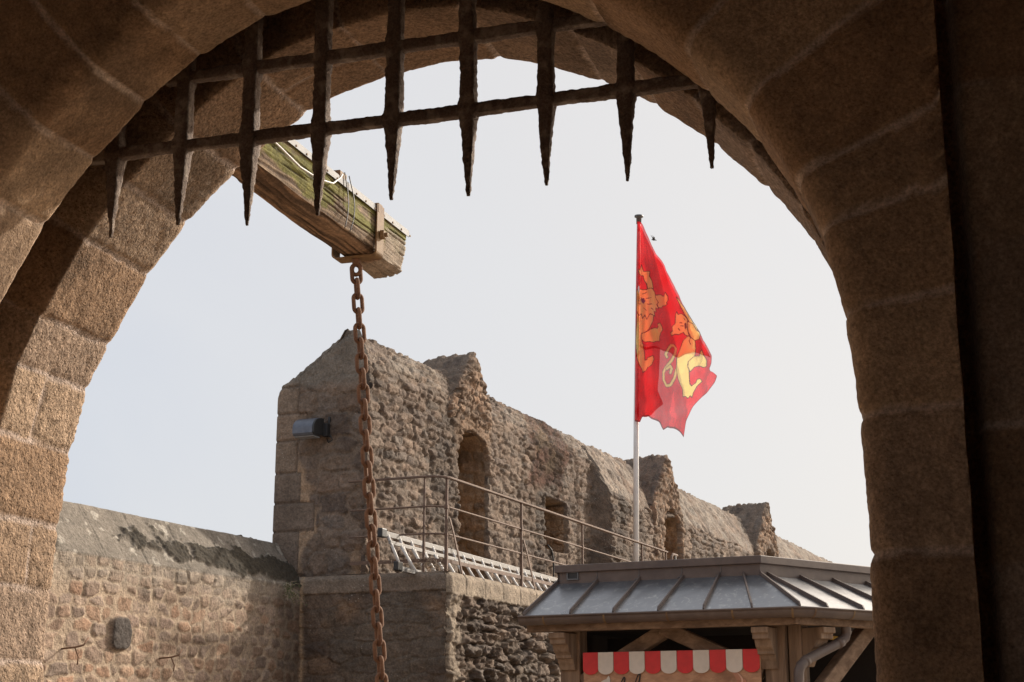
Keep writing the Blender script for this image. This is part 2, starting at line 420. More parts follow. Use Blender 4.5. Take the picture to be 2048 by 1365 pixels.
# inner arch: face towards the passage, rounded arris, soffit, return into the portcullis slot
p = [(o, V0, 0, -1) for o in lin(1.45, .3, 14)] + [(o, V0, 0, -1) for o in lin(.28, .078, 20)]
for q in lin(0, 1, 10)[1:-1]:
    an = q * math.pi / 2; p.append((.075 - .075 * math.sin(an), V0 + .075 - .075 * math.cos(an), -math.sin(an), -math.cos(an)))
p += [(0, v, -1, 0) for v in lin(V0 + .075, V1 - .012, 28)] + [(.004, V1 - .003, -.7, .7)] + [(o, V1, 0, 1) for o in lin(.012, .34, 12)]
mb = MB(); sweep_arch(mb, p, J_IN, 11, clip_r=-.068)
mb.build('inner_arch', M['arch'], gate, True)
p = [(o, V2, 0, -1) for o in lin(.34, .015, 12)] + [(.003, V2 + .004, -.7, -.7)] + [(0, v, -1, 0) for v in lin(V2 + .012, V3 - .02, 34)]
p += [(.004, V3 - .006, -.8, .5)] + [(o, V3, 0, 1) for o in lin(.015, .4, 12)] + [(o, V3, 0, 1) for o in lin(.5, 3.2, 16)]
mb = MB(); sweep_arch(mb, p, J_OUT, 23, extra_v=[(a_at(-3.2, 2.6), 4.44), (a_at(-3.25, 2.1), 4.53), (a_at(-2.0, 3.87), 4.5)])
mb.build('outer_arch', M['archrough'], gate, True)
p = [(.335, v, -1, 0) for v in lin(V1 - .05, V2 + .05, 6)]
mb = MB(); sweep_arch(mb, p, J_OUT, 31, lit=.6)  # shade in the slot is put into its stone colour
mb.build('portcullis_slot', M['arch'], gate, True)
# stepped-back pier at the right, with its joints
mb = MB()
us = lin(-.14, 1.6, 90); zs = np.r_[lin(0, 1.4, 5), lin(1.45, 5.2, 240)]
UU, ZZ = np.meshgrid(us, zs)
zj = np.array([1.05, 1.33, 1.64, 1.985, 2.31, 2.80, 3.21 , 3.5, 3.8, 4.2, 4.6])
zw = ZZ - .35 * np.clip(ZZ - 2.95, 0, .5) * (UU + .07) + .012 * (fbm(UU * 5, ZZ * 5, 3, 4) - .5)
d = np.min(np.abs(zw[..., None] - zj), -1)
jm = (1 - sstep(.006, .014, d - .008 * (fbm(UU * 20, ZZ * 20, 2, 2) - .5))) * sstep(.4, .6, fbm(UU * 6, ZZ * 4, 3, 77))
h = .012 * (fbm(UU * 6, ZZ * 6, 4, 8) - .5) - .004 * jm
gro = -.10 * (1 - sstep(-.045, -.03, UU))                     # deep vertical slit between the two
Pp = GU * UU[..., None] + GV * (V0 + .17 - h - gro)[..., None] + UP * ZZ[..., None]
kk = np.searchsorted(zj, zw.ravel()).reshape(zw.shape)
c = ST[(_h(kk, kk * 0, 9) * 4.99).astype(int)] * (.75 + .4 * fbm(UU * 3, ZZ * 3, 3, 5))[..., None]
mb.grid(Pp, mixc(c * .9, MORT * .9, jm * .8))
mb.build('stepped_pier', M['arch'], gate, True)
# the passage room round the camera
mb = MB()
def gbox(mb, u0, u1, v0, v1, z0, z1, col): mb.box(G((u0 + u1) / 2, (v0 + v1) / 2, (z0 + z1) / 2), GU * (u1 - u0) / 2, GV * (v1 - v0) / 2, UP * (z1 - z0) / 2, col)
dk = (.36, .245, .155)
gbox(mb, -4.9, -4.3, -3.0, V0 + .3, 0, 5.2, dk); gbox(mb, 1.5, 2.1, -3.0, V0 + .3, 0, 5.2, dk)
gbox(mb, -4.9, 2.1, -3.0, V0 + .3, 5.0, 5.5, dk)
gbox(mb, -4.3, -3.9, -3.6, -3.0, 0, 5.2, dk); gbox(mb, -.6, 1.5, -3.6, -3.0, 0, 5.2, dk); gbox(mb, -3.9, -.6, -3.6, -3.0, 4.0, 5.2, dk)
mb.build('passage_walls', M['arch'], gate)

# ------------------------------------------------------------------ portcullis
pc = thing('portcullis', G(-1.75, 4.17, 3.18), 'rusty iron portcullis with long spikes, lowered a little into the gate arch', 'portcullis')
VP = 4.17
def rough_bar(mb, pts, w1, w2, d1, d2, seed, amp=.0035, step=.005, lumps=()):
    """forged square bar along a straight line; w, d = widths along d1, d2 as functions of t"""
    p, q = np.asarray(pts[0], float), np.asarray(pts[1], float); L = np.linalg.norm(q - p); n = max(3, int(L / step))
    t = lin(0, 1, n); per = 16
    base = []
    for i in range(per):                                      # rounded square
        an = 2 * math.pi * i / per + math.pi / 4; x, y = math.cos(an), math.sin(an); k = (x ** 10 + y ** 10) ** (-1 / 10)
        base.append((x * k * .5, y * k * .5))
    base = np.array(base)
    W1 = w1(t); W2 = w2(t)
    tt, ii = np.meshgrid(t * L, np.arange(per), indexing='ij')
    bx = base[ii, 0]; by = base[ii, 1]
    ns = fbm(tt * 62 + seed * 3.1, bx * 11 + by * 6.7 + seed, 3, seed) - .5
    n2 = fbm(tt * 9 + seed, bx * 2 + by + seed * 2, 2, seed + 5) - .5
    sc = 1 + (ns * 2.2 * amp + n2 * 1.2 * amp) / np.maximum(W1[:, None] * .5, .006) * 1.0
    offx = .006 * (fbm(t * L * 3 + seed, t * 0, 2, seed + 9) - .5); offy = .006 * (fbm(t * L * 3 + seed, t * 0 + 4, 2, seed + 11) - .5)
    P = p + (q - p) * t[:, None, None] + np.asarray(d1) * (bx * W1[:, None] * sc + offx[:, None])[..., None] + np.asarray(d2) * (by * W2[:, None] * sc + offy[:, None])[..., None]
    b0 = mb.n; mb.grid(P, closed=True)
    mb.f.append(tuple(b0 + i for i in range(per))[::-1]); mb.f.append(tuple(b0 + (n - 1) * per + i for i in range(per)))
ZC1, ZC2 = 3.462, 3.71
tips = [3.172, 3.190, 3.163, 3.170, 3.195, 3.180, 3.186, 3.171, 3.182]
for k in range(9):
    ub = -2.768 + .2538 * k; zt = tips[k]; ztop = 4.16
    # keep the hidden upper end inside the slot
    up_lim = np.interp(ub, pu, pz) + .29; zt2 = min(ztop, up_lim)
    Lb = zt2 - zt
    def wf(t, Lb=Lb, zt=zt, k=k):
        z = zt + t * Lb
        w = np.interp(z, [zt, zt + .03, zt + .25, ZC1, ZC1 + .04, ZC2 - .05, ZC2, ZC2 + .05, 4.3], [.008, .014, .049, .062, .049, .046, .056, .047, .047])
        return w
    mb = MB()
    rough_bar(mb, [G(ub, VP, zt), G(ub + .004 * math.sin(k * 2.1), VP, zt2)], wf, wf, GU, GV, 3 + k * 7, amp=.0034)
    mb.build('spiked_bar', M['iron'], pc, True)
for zc, sd in ((ZC1, 101), (ZC2, 117)):
    us_ = pu[(pz > zc - .02)]
    ua, ub = us_.min() - .16, us_.max() + .16
    mb = MB()
    cw = lambda t: .037 + .003 * np.sin(t * 23 + sd)
    rough_bar(mb, [G(ua, VP - .004, zc), G(ub, VP - .004, zc)], cw, cw, UP, GV, sd, amp=.0020)
    mb.build('crossbar', M['iron'], pc, True)

# ------------------------------------------------------------------ rampart
SC1 = np.array((1.06, 1.0, .95)) * np.array([(.158, .122, .097), (.125, .099, .082), (.185, .142, .110), (.10, .081, .069), (.155, .115, .088), (.14, .120, .104)])
MO1 = np.array((.172, .130, .098))
def wall_stone(a, b, seed, amp, pal=SC1, mort=MO1, ch=(.10, .2), cw=(.12, .34), joint=.018, flat=.35):
    m, r1, r2, r3, d = rubble(a, b, seed, ch, cw, joint, warp=.04)
    smear = sstep(.40, .62, fbm(a * 2.1, b * 2.6, 4, seed + 81)) * .7         # mortar and dirt washed over the stones
    dome = 1 - np.exp(-np.maximum(d, 0) / .03)
    tilt = (fbm(a * 5, b * 5, 2, seed + 83) - .5)
    rid = 1 - np.abs(2 * fbm(a * 6, b * 10, 4, seed + 71) - 1) * 2.2
    h = m * (.35 + .95 * r1) * amp * (.88 + .12 * dome) + amp * .2 * rid + amp * .8 * (fbm(a * 15, b * 22, 4, seed + 73) - .5)
    knob = fbm(a * 5.5, b * 11, 3, seed + 91); h = h + amp * .55 * sstep(.48, .68, knob) - amp * .42 * sstep(.52, .64, fbm(a * 6.5, b * 12, 3, seed + 93))
    h += amp * .7 * (fbm(a * 1.2, b * 1.5, 2, seed + 75) - .5) + amp * .9 * tilt * m
    h = h * (1 - .30 * smear) + smear * amp * .35
    c = mixc(palette(r2, pal), np.mean(pal, 0), .15) * (.82 + .36 * r3)[..., None] * (.85 + .3 * fbm(a * 11, b * 11, 3, seed + 85))[..., None]
    mo = np.broadcast_to(mort, c.shape) * (.8 + .4 * fbm(a * 6, b * 6, 3, seed + 77))[..., None]
    c = mixc(mo, c, m * (1 - .7 * smear))
    return h, c, m
ramp = thing('rampart_wall', R(0, -.6, 0), 'tall stone rampart with a sloped rubble cap and small gabled dormers receding to the right', 'rampart')
RG_N, RG_Z = -.25, 6.08
def sampl(s0, s1, d0, d1):
    out = [s0]; 
    while out[-1] < s1:
        f = (out[-1] - s0) / (s1 - s0); out.append(out[-1] + d0 + (d1 - d0) * f)
    return np.array(out)
SS = np.r_[sampl(0, 7.5, .017, .026), lin(7.53, 7.66, 9), sampl(7.69, 16, .028, .05), sampl(16.06, 34, .06, .12)]
def nface(s): return .31 * sstep(7.52, 7.67, s)
def eave(s): return RG_Z - (nface(s) - RG_N) * 1.68 + .03 * np.sin(s * 1.7) + .04 * sstep(.3, 2.2, s) * (1 - sstep(2.6, 4, s)) + .03 * (fbm(s * 2, s * 0, 2, 5) - .5)
ZB = 3.0
rows_f = 150; rows_s = 34
se = eave(SS); nf = nface(SS)
tF = lin(0, 1, rows_f); tS = lin(0, 1, rows_s)[1:]
Zf = ZB + tF[:, None] * (se[None] - ZB); Nf = np.tile(nf, (rows_f, 1)); Sf = np.tile(SS, (rows_f, 1))
wob = .05 * (fbm(SS * 1.5, SS * 0, 3, 44) - .5)
Ns = nf[None] + tS[:, None] * (RG_N - nf[None]); Zs = se[None] + tS[:, None] * (RG_Z + wob[None] - se[None]); Ssl = np.tile(SS, (rows_s - 1, 1))
# face
h, c, m = wall_stone(Sf + Nf * 1.0, Zf, 201, .036, ch=(.075, .125), cw=(.16, .40), joint=.012)
dkz = sstep(.45, .65, fbm(Sf * .9, Zf * .9, 4, 9)); c = c * (1 - .38 * dkz)[..., None]
def niche(s, z, sc, w, z0, z1, dep):
    dx = np.abs(s - sc) - w; zt = z1 - w * .75
    top = np.where(z > zt, np.hypot((s - sc), (z - zt) * w / (w * .75)) - w, dx)
    dd = np.maximum(top, z0 - z)
    return dep * (1 - sstep(-.03, .02, dd + .03 * (fbm(s * 9, z * 9, 3, 3) - .5)))
rec = niche(Sf, Zf, 2.97, .46, 3.1, 5.33, .6) + niche(Sf, Zf, 10.9, .52, 3.1, 5.26, .42) + niche(Sf, Zf, 18.2, .52, 3.1, 5.3, .42)
wx = np.maximum(np.abs(Sf - 5.97) - .43, np.abs(Zf - 4.44) - .36)
rec = rec + .5 * (1 - sstep(-.02, .03, wx + .04 * (fbm(Sf * 7, Zf * 7, 3, 8) - .5)))
fresh = np.zeros_like(Sf)
for sc_ in (2.95, 10.9, 18.2):
    fresh = np.maximum(fresh, (1 - sstep(.45, .68, np.abs(Sf - sc_))) * sstep(4.9, 5.2, Zf + .2 * fbm(Sf * 5, Zf * 5, 2, 4)))
c = mixc(c, c * np.array((1.35, 1.18, 1.0)), fresh)
inn = np.clip(rec / .4, 0, 1); c = mixc(c, np.array((.34, .225, .125)) * (.4 + 1.2 * fbm(Sf * 5, Zf * 5, 4, 9))[..., None], inn * .85)
h = h * (1 + .6 * inn) - rec
def jamb(sc_, hw, z0, zt, zr, n0, n1, seed):
    zz = lin(z0, zt + zr - .03, 90); nn = lin(n0, n1, 44); NN, ZZ = np.meshgrid(nn, zz)
    k = np.clip((ZZ - zt) / max(zr, .01), 0, 1); hwz = hw * np.sqrt(np.clip(1 - k * k, 0, 1)) if zr > .05 else hw
    hj, cj, _ = wall_stone(NN * 1.0 + 3, ZZ, seed, .03, ch=(.10, .17), cw=(.16, .34), joint=.012, pal=SC1 * np.array((1.35, 1.25, 1.08)), mort=MO1 * np.array((1.5, 1.35, 1.1)))
    return RC + RS * (sc_ + hwz - .04 - hj)[..., None] + RN * NN[..., None] + UP * ZZ[..., None], cj
# soften towards the eave so that it rounds into the slope
rd = np.exp(-((se[None] - Zf) / .06) ** 2)
Pf = RC + RS * Sf[..., None] + RN * (Nf + h - .03 * rd)[..., None] + UP * Zf[..., None]
# slope: flat rough slabs
hs, cs, ms = wall_stone(Ssl, tS[:, None] * .62 * np.ones_like(Ssl), 233, .030, pal=SC1 * 1.08, mort=MO1 * .85, ch=(.07, .13), cw=(.12, .30), joint=.012)
sl = np.hypot(nf - RG_N, RG_Z - se); kn = (RG_Z - se) / sl; kz = (nf - RG_N) / sl
rd2 = np.exp(-(tS / .12) ** 2)[:, None]; rd3 = np.exp(-((1 - tS) / .15) ** 2)[:, None]
hh = hs - .02 * rd2 - .05 * rd3
Ps = RC + RS * Ssl[..., None] + RN * (Ns + hh * kn[None])[..., None] + UP * (Zs + hh * kz[None])[..., None]
cs = mixc(cs, np.array((.30, .265, .22)), (.35 * sstep(.4, .6, fbm(Ssl * 2, tS[:, None] * 2 + Ssl * 0, 3, 6))))
# back of the wall, coarse
tB = [(-.40, 5.90), (-.8, 5.62), (-1.12, 5.39), (-1.165, 5.0), (-1.165, 0)]
Pb = np.stack([RC + RS * SS[:, None] + RN * n_ + UP * (z_ + (.03 * (fbm(SS * 3, SS * 0 + z_, 2, 3) - .5))[:, None]) for n_, z_ in tB])
cb = np.tile(np.array((.2, .16, .12)), (len(tB), len(SS), 1))
Pq = np.concatenate([Pf, Ps, Pb]); cq = np.concatenate([c, cs, cb]); rt = np.r_[np.full(len(Pf), .16), np.full(len(Ps), .05), np.zeros(len(Pb))][:, None]
Pq = np.concatenate([(Pq[:, 0] - RN * rt - UP * rt * .3 + RS * .012)[:, None], Pq], 1); cq = np.concatenate([cq[:, :1], cq], 1)   # closes the corner with the end face
mb = MB(); mb.grid(Pq, cq)
# end face towards the gate: dressed quoins at the left, patched rubble beside them
nE = lin(-1.18, 0, 92); tE = lin(0, 1, 190)
topE = np.interp(nE, [-1.18, -1.13, -.36, -.28, -.12, -.02, 0], [5.38, 5.45, 5.96, 6.04, 6.05, 5.76, 5.66]) + .035 * (fbm(nE * 9, nE * 0, 3, 6) - .5) + .03 * (fbm(nE * 30, nE * 0, 2, 8) - .5)
NE, TE = np.meshgrid(nE, tE); ZE = 2.7 + TE * (topE[None] - 2.7)
hE, cE, mE = wall_stone(NE, ZE, 251, .030, ch=(.16, .30), cw=(.18, .42), joint=.022, pal=SC1 * 1.0, mort=MO1 * 1.05)
hE *= .8
qz = np.array([2.6, 3.2, 3.72, 4.05, 4.40, 4.78, 5.10, 5.42, 7]); qw = np.array([.42, .36, .55, .36, .30, .42, .30, .3, .3])
qi = np.clip(np.searchsorted(qz, ZE + .012 * (fbm(NE * 8, ZE * 8, 2, 4) - .5)) - 1, 0, 7)
qd = np.minimum(np.minimum(ZE - qz[qi], qz[qi + 1] - ZE), qw[qi] - (NE + 1.18))
inq = (NE + 1.18 < qw[qi]); qm = sstep(.004, .02, qd) * inq
qc = palette(_h(qi, qi * 0, 5), np.array([(.17, .13, .10), (.22, .16, .115), (.20, .15, .11), (.24, .175, .125)])) * (.85 + .3 * fbm(NE * 6, ZE * 6, 3, 3))[..., None]
hE = np.where(inq, .022 * qm + .006 * (fbm(NE * 14, ZE * 14, 3, 6) - .5), hE)
cE = np.where(inq[..., None], mixc(MO1 * 1.0 * np.ones_like(cE), qc, qm), cE)
gab = sstep(5.36, 5.5, ZE + .1 * (fbm(NE * 4, ZE * 4, 2, 8) - .5)); gm = fbm(NE * 4, ZE * 4, 4, 12)
cE = mixc(cE, np.array((.185, .16, .13)) * (.8 + .5 * gm)[..., None], gab * .85); hE = hE * (1 - .5 * gab)
pl = sstep(.5, .62, fbm(NE * 2.2, ZE * 1.6, 4, 61)) * (1 - gab) * (~inq); cE = mixc(cE, np.array((.36, .25, .16)) * (.8 + .4 * gm)[..., None], pl * .8); hE = hE * (1 - .6 * pl) + .012 * pl
eL = np.exp(-((NE + 1.18) / .025) ** 2); eR = np.exp(-(NE / .05) ** 2); eT = np.exp(-((topE[None] - ZE) / .05) ** 2)
hE = hE - .018 * eL - .035 * eR - .03 * eT
PE = RC - RS * hE[..., None] + RN * NE[..., None] + UP * ZE[..., None]
mb.grid(PE, cE)
for q_ in ((2.97, .46, 3.1, 4.985, .345, -.0, -.6, 271), (5.97, .43, 4.06, 4.80, 0.0, -.0, -.5, 273), (10.9, .51, 3.1, 4.87, .385, .3, -.2, 275), (18.2, .51, 3.1, 4.9, .385, .3, -.2, 277)):
    jp, jc = jamb(*q_); mb.grid(jp, jc)
# solid core
mb.box(R(17.03, -.93, 2.7), RS * 16.97, RN * .2, UP * 2.68, (.2, .155, .11))
mb.build('wall_body', M['rubble'], ramp, True)
# gabled dormers
def dormer(sc_, nfc, zt, seed, wl=.78, wr=.5, hl=.86, hr=.64, back=.72, drop=1.15, nich=None):
    dsl = np.r_[lin(-wl, 0, 46), lin(0, wr, 34)[1:]]
    roof = np.where(dsl < 0, zt + dsl / wl * hl, zt - dsl / wr * hr) - .05 * np.exp(-(dsl / .06) ** 2) + .05 * (fbm(dsl * 5 + seed, dsl * 0, 3, seed) - .5)
    tf = lin(0, 1, 44); tb = lin(0, 1, 36)[1:]
    zb = zt - drop; nr_ = 44 if nich is None else 110; tf = lin(0, 1, nr_)
    DS = np.tile(dsl, (nr_, 1)); ZF = zb + tf[:, None] * (roof[None] - zb)
    h, c, m = wall_stone(DS + sc_, ZF, seed, .042, ch=(.07, .12), cw=(.12, .28), joint=.010, pal=SC1 * np.array((1.3, 1.15, 1.0)))
    ed = np.exp(-((roof[None] - ZF) / .05) ** 2); h = h - .04 * ed
    if nich is not None: rc_ = niche(DS + sc_, ZF, *nich); c = mixc(c, np.array((.34, .225, .125)) * (.4 + 1.2 * fbm(DS * 5, ZF * 5, 4, 9))[..., None], np.clip(rc_ / .4, 0, 1) * .75); h = h - rc_
    lip = -.06 + .09 * sstep(0, .45 if nich is None else .1, tf)[:, None]
    PF = RC + RS * (DS + sc_)[..., None] + RN * (nfc + lip + h)[..., None] + UP * ZF[..., None]
    DB = np.tile(dsl, (35, 1)); NB = nfc + .03 - tb[:, None] * (back + .08 * (fbm(dsl * 4, dsl * 0, 2, seed + 1))[None])
    h2, c2, _ = wall_stone(DB * 1.2 + sc_, NB * np.ones_like(DB), seed + 2, .030, ch=(.08, .16), cw=(.1, .26), pal=SC1 * .95)
    sag = .04 * tb[:, None] + .05 * np.exp(-((1 - tb) / .1) ** 2)[:, None]
    PB = RC + RS * (DB + sc_)[..., None] + RN * (NB + 0 * DB)[..., None] + UP * (roof[None] + h2 - sag)[..., None]
    PK = np.stack([PB[-1], PB[-1] - UP * .9])
    Pall = np.concatenate([PF, PB, PK[1:]]); call = np.concatenate([c, c2, np.tile((.2, .16, .12), (1, len(dsl), 1))])
    nb = PF.shape[0]; back_ = np.where(np.arange(Pall.shape[0]) < nb, .45, .02)[:, None]
    Pall = np.concatenate([(Pall[:, 0] - RN * back_ - UP * .02)[:, None], Pall, (Pall[:, -1] - RN * back_ - UP * .02)[:, None]], 1); call = np.concatenate([call[:, :1], call, call[:, -1:]], 1)
    mb = MB(); mb.grid(Pall, call)
    return mb.build('dormer', M['rubble'], ramp, True)
dormer(2.97, 0, 6.47, 301)
dormer(10.75, .31, 6.30, 331, wl=.95, wr=.78, hl=1.05, hr=1.0, back=.9, drop=3.1, nich=(10.9, .5, 3.1, 5.26, .42))
dormer(18.35, .31, 6.42, 361, wl=1.15, wr=.85, hl=1.2, hr=1.1, back=1.0, drop=3.2, nich=(18.2, .5, 3.1, 5.3, .42))

# ------------------------------------------------------------------ terrace below the rampart
ter = thing('stone_terrace', R(0, .4, 0), 'dark rubble terrace block with dressed edge stones carrying the walkway', 'terrace wall')
mb = MB()
# shaded front towards the gate
nT = lin(-.78, 1.13, 138); zT = np.r_[lin(0, 1.5, 4), lin(1.53, 3.18, 130)]
NT, ZT = np.meshgrid(nT, zT)
h, c, m = wall_stone(NT, ZT, 401, .018, ch=(.13, .22), cw=(.2, .5), joint=.012, pal=SC1 * .88, mort=MO1 * .72)
blot = sstep(.42, .62, fbm(NT * 1.8, ZT * 1.8, 4, 3)); c = mixc(c, np.array((.12, .10, .078)), blot * .6)
c = mixc(c, np.array((.30, .19, .11)), sstep(.5, .7, fbm(NT * 2.3 + 4, ZT * 2.3, 3, 13)) * .45 * (1 - blot))
cop = ZT > 2.98; h = np.where(cop, .03 + .008 * (fbm(NT * 9, ZT * 9, 3, 3) - .5), h); c = np.where(cop[..., None], np.array((.19, .15, .115)) * (.8 + .4 * fbm(NT * 7, ZT * 7, 3, 5))[..., None], c)
seam = np.exp(-((NT + .635 + .015 * np.sin(ZT * 5)) / .025) ** 2); c = mixc(c, np.array((.42, .31, .20)), seam * .8); 
h = h - .03 * np.exp(-((NT - 1.13) / .04) ** 2) - .03 * np.exp(-((ZT - 3.18) / .03) ** 2)
mb.grid(RC - RS * (.20 + h)[..., None] + RN * NT[..., None] + UP * ZT[..., None], c)
# sunlit flank
sT = np.r_[sampl(-.2, 3.6, .016, .02), sampl(3.7, 14, .08, .2)]; ST_, ZT = np.meshgrid(sT, zT)
h, c, m = wall_stone(ST_, ZT, 421, .078, ch=(.10, .17), cw=(.16, .40), joint=.022, pal=SC1 * .85, mort=MO1 * .72, flat=.2)
edge = .012 * (fbm(ST_ * 8, ZT * 8, 2, 6) - .5)
cp = sstep(2.93, 2.96, ZT + edge); sj = np.abs(((ST_ + .55) % .52) - .26); cj = (1 - sstep(.006, .014, sj)) * cp
qn = (1 - sstep(.30, .33, ST_ + .2 + .10 * (((ZT * 2.9) % 1) > .5))); ql = qn * (1 - cp)
h = h * (1 - cp) * (1 - .6 * ql) + .06 * cp - .012 * cj + .03 * ql + .012 * cp * (fbm(ST_ * 12, ZT * 12, 3, 5) - .5)
c = mixc(c, np.array((.27, .215, .16)) * (.8 + .4 * fbm(ST_ * 8, ZT * 8, 3, 5))[..., None], np.maximum(cp, ql * .8)); c = c * (1 - .4 * cj)[..., None]
h = h - .04 * np.exp(-((ST_ + .2) / .04) ** 2) - .03 * np.exp(-((ZT - 3.18) / .03) ** 2)
mb.grid(RC + RS * ST_[..., None] + RN * (1.11 + h)[..., None] + UP * ZT[..., None], c)
# walkway floor
sF, nF = np.meshgrid(lin(-.2, 34, 120), lin(-.62, 1.14, 20))
mb.grid(RC + RS * sF[..., None] + RN * nF[..., None] + UP * (3.172 + .02 * fbm(sF * 4, nF * 4, 3, 2))[..., None], np.tile((.26, .2, .15), (sF.size, 1)))
mb.box(R(16.95, .24, 1.57), RS * 17.0, RN * .8, UP * 1.56, (.18, .14, .10))
mb.build('masonry', M['rubble'], ter, True)

# ------------------------------------------------------------------ low courtyard wall
lw = thing('courtyard_wall', R(-3, -.9, 0), 'lower wall of sandy mortared rubble under a grey mossy sloping cap, left of the rampart', 'wall')
PL = np.array([(.25, .165, .115), (.30, .215, .155), (.21, .155, .125), (.31, .195, .125), (.235, .185, .15), (.18, .13, .10), (.29, .165, .10), (.33, .255, .195)])
ML = np.array((.345, .262, .188))
sL = np.r_[sampl(-12.0, -5.0, .25, .08), sampl(-4.95, -.19, .0135, .0135)]
zL = np.r_[lin(0, 1.6, 4), lin(1.62, 3.04, 105)]
SL, ZL = np.meshgrid(sL, zL)
m, r1, r2, r3, d = rubble(SL, ZL, 515, (.085, .15), (.12, .28), .026, .04, .34, 3.6)
sm = sstep(.44, .66, fbm(SL * 1.5, ZL * 1.9, 4, 87)) * .8
m = m * (1 - .55 * sm)
h = m * (.003 + .015 * r1) + m * .022 * (fbm(SL * 8, ZL * 10, 4, 5) - .5) + .008 * (fbm(SL * 30, ZL * 30, 3, 7) - .5)
c = mixc(ML * (.88 + .24 * fbm(SL * 7, ZL * 7, 3, 9))[..., None], mixc(palette(r2, PL), PL.mean(0), .4) * (.8 + .4 * r3)[..., None] * (.8 + .4 * fbm(SL * 13, ZL * 13, 3, 19))[..., None], m)
# one big dark block
bd = ((np.abs(SL + 3.42) / .15) ** 3.2 + (np.abs(ZL - 2.385) / .16) ** 3.2) ** (1 / 3.2) * .15 - .15 + .05 * (fbm(SL * 7, ZL * 7, 2, 31) - .5)
bm = 1 - sstep(-.015, .012, bd); h = h * (1 - bm) + bm * (.04 + .02 * fbm(SL * 20, ZL * 20, 3, 3)); c = mixc(c, np.array((.072, .06, .052)) * (.7 + .6 * fbm(SL * 14, ZL * 14, 3, 3))[..., None], bm)
gap = (1 - sstep(.0, .03, np.abs(bd))) * (1 - bm); c = mixc(c, ML, gap * .8); h = h * (1 - .7 * gap)
damp_shade = sstep(-1.15, -.25, SL + .35 * (fbm(SL * 2.5, ZL * 2.5, 3, 41) - .5)); c = c * (1 - .45 * damp_shade)[..., None]  # damp plus corner shade, both painted darker towards the rampart end
grey = sstep(2.72, 2.98, ZL + .22 * (fbm(SL * 3, ZL * 3, 3, 17) - .5)); c = mixc(c, np.array((.27, .235, .19)), grey * .6)
h = h - .02 * np.exp(-((3.04 - ZL) / .02) ** 2) * 0
Pw = RC + RS * SL[..., None] + RN * (-.67 + h)[..., None] + UP * ZL[..., None]
tc = lin(0, 1, 62)[1:]
SCp = np.tile(sL, (61, 1)); TC = tc[:, None] * np.ones_like(SCp)
capj = np.abs(((sL + .3 * _h(np.floor(sL / .62), sL * 0, 2)) % .62) - .31)
hc = .022 + .012 * (fbm(SCp * 5, TC * 3, 4, 3) - .5) + .006 * (fbm(SCp * 30, TC * 20, 3, 3) - .5) - .008 * (1 - sstep(.004, .015, capj))[None] + .012 * (_h(np.floor((sL) / .31), sL * 0, 6) - .5)[None]
hc = hc - .03 * np.exp(-((1 - TC) / .03) ** 2)
zc_ = 3.045 + TC * .535 ; nc_ = -.67 - TC * .36
kn_, kz_ = .83, .56
c2 = np.array((.185, .158, .128)) * (.75 + .5 * fbm(SCp * 4, TC * 3, 4, 7))[..., None] * (.9 + .2 * _h(np.floor(SCp / .31), SCp * 0, 6))[..., None]
c2 = c2 * (1 - .3 * (1 - sstep(.003, .012, capj)))[None, :, None]
mossw = np.interp(sL, [-4.5, -3.6, -3.3, -2.6, -1.9, -1.2, -.5, -.2], [.0, .0, .25, .42, .5, .75, .9, .9])
mc = np.interp(sL, [-4.5, -3.2, -2.5, -1.5, -.8, -.2], [.5, .50, .36, .30, .30, .25])
mf = fbm(SCp * 3.2, TC * 3.0 + SCp * 1.2, 4, 91) + .35 * (fbm(SCp * 17, TC * 11, 3, 93) - .5)
band = np.exp(-((TC - mc[None]) / (.13 + .16 * mossw[None])) ** 2) * mossw[None]
moss = sstep(.42, .5, mf * .55 + band * .52)
c2 = mixc(c2, np.array((.034, .027, .018)) * (.7 + .7 * fbm(SCp * 30, TC * 20, 2, 9))[..., None], moss * .92); hc = hc + moss * (.012 + .03 * fbm(SCp * 26, TC * 18, 3, 9))
sp_ = sstep(.66, .7, fbm(SCp * 9 + 3, TC * 5, 3, 55)); c2 = mixc(c2, np.array((.42, .38, .32)), sp_ * (1 - moss) * .6)
Pc = RC + RS * SCp[..., None] + RN * (nc_ + hc * kn_)[..., None] + UP * (zc_ + hc * kz_)[..., None]
Pk = np.stack([RC + RS * sL[:, None] + RN * n_ + UP * z_ + 0 * sL[:, None] for n_, z_ in ((-1.12, 3.57), (-1.3, 3.3), (-1.32, 0))])
mb = MB(); mb.grid(np.concatenate([Pw, Pc, Pk]), np.concatenate([c, c2, np.tile((.26, .2, .15), (3, len(sL), 1))]))
mb.build('masonry', M['lowwall'], lw, True)
for (s_, z_, sc_) in ((-4.2, 2.22, .8), (-2.78, 2.19, .7)):
    q = R(s_, -.63, z_)
    mb = MB(); mb.tube([q - RN * .05, q + RN * .10 + UP * .01, q + RN * .16 + UP * .03 + RS * .05 * sc_, q + RN * .15 + UP * .12 * sc_ + RS * .14 * sc_], .008, 6)
    mb.tube([q + RN * .10 + UP * .01, q + RN * .12 - UP * .09 * sc_ + RS * .03, q + RN * .11 - UP * .17 * sc_ + RS * .035], .006, 6)
    mb.build('iron_hook', M['rust'], lw, True)

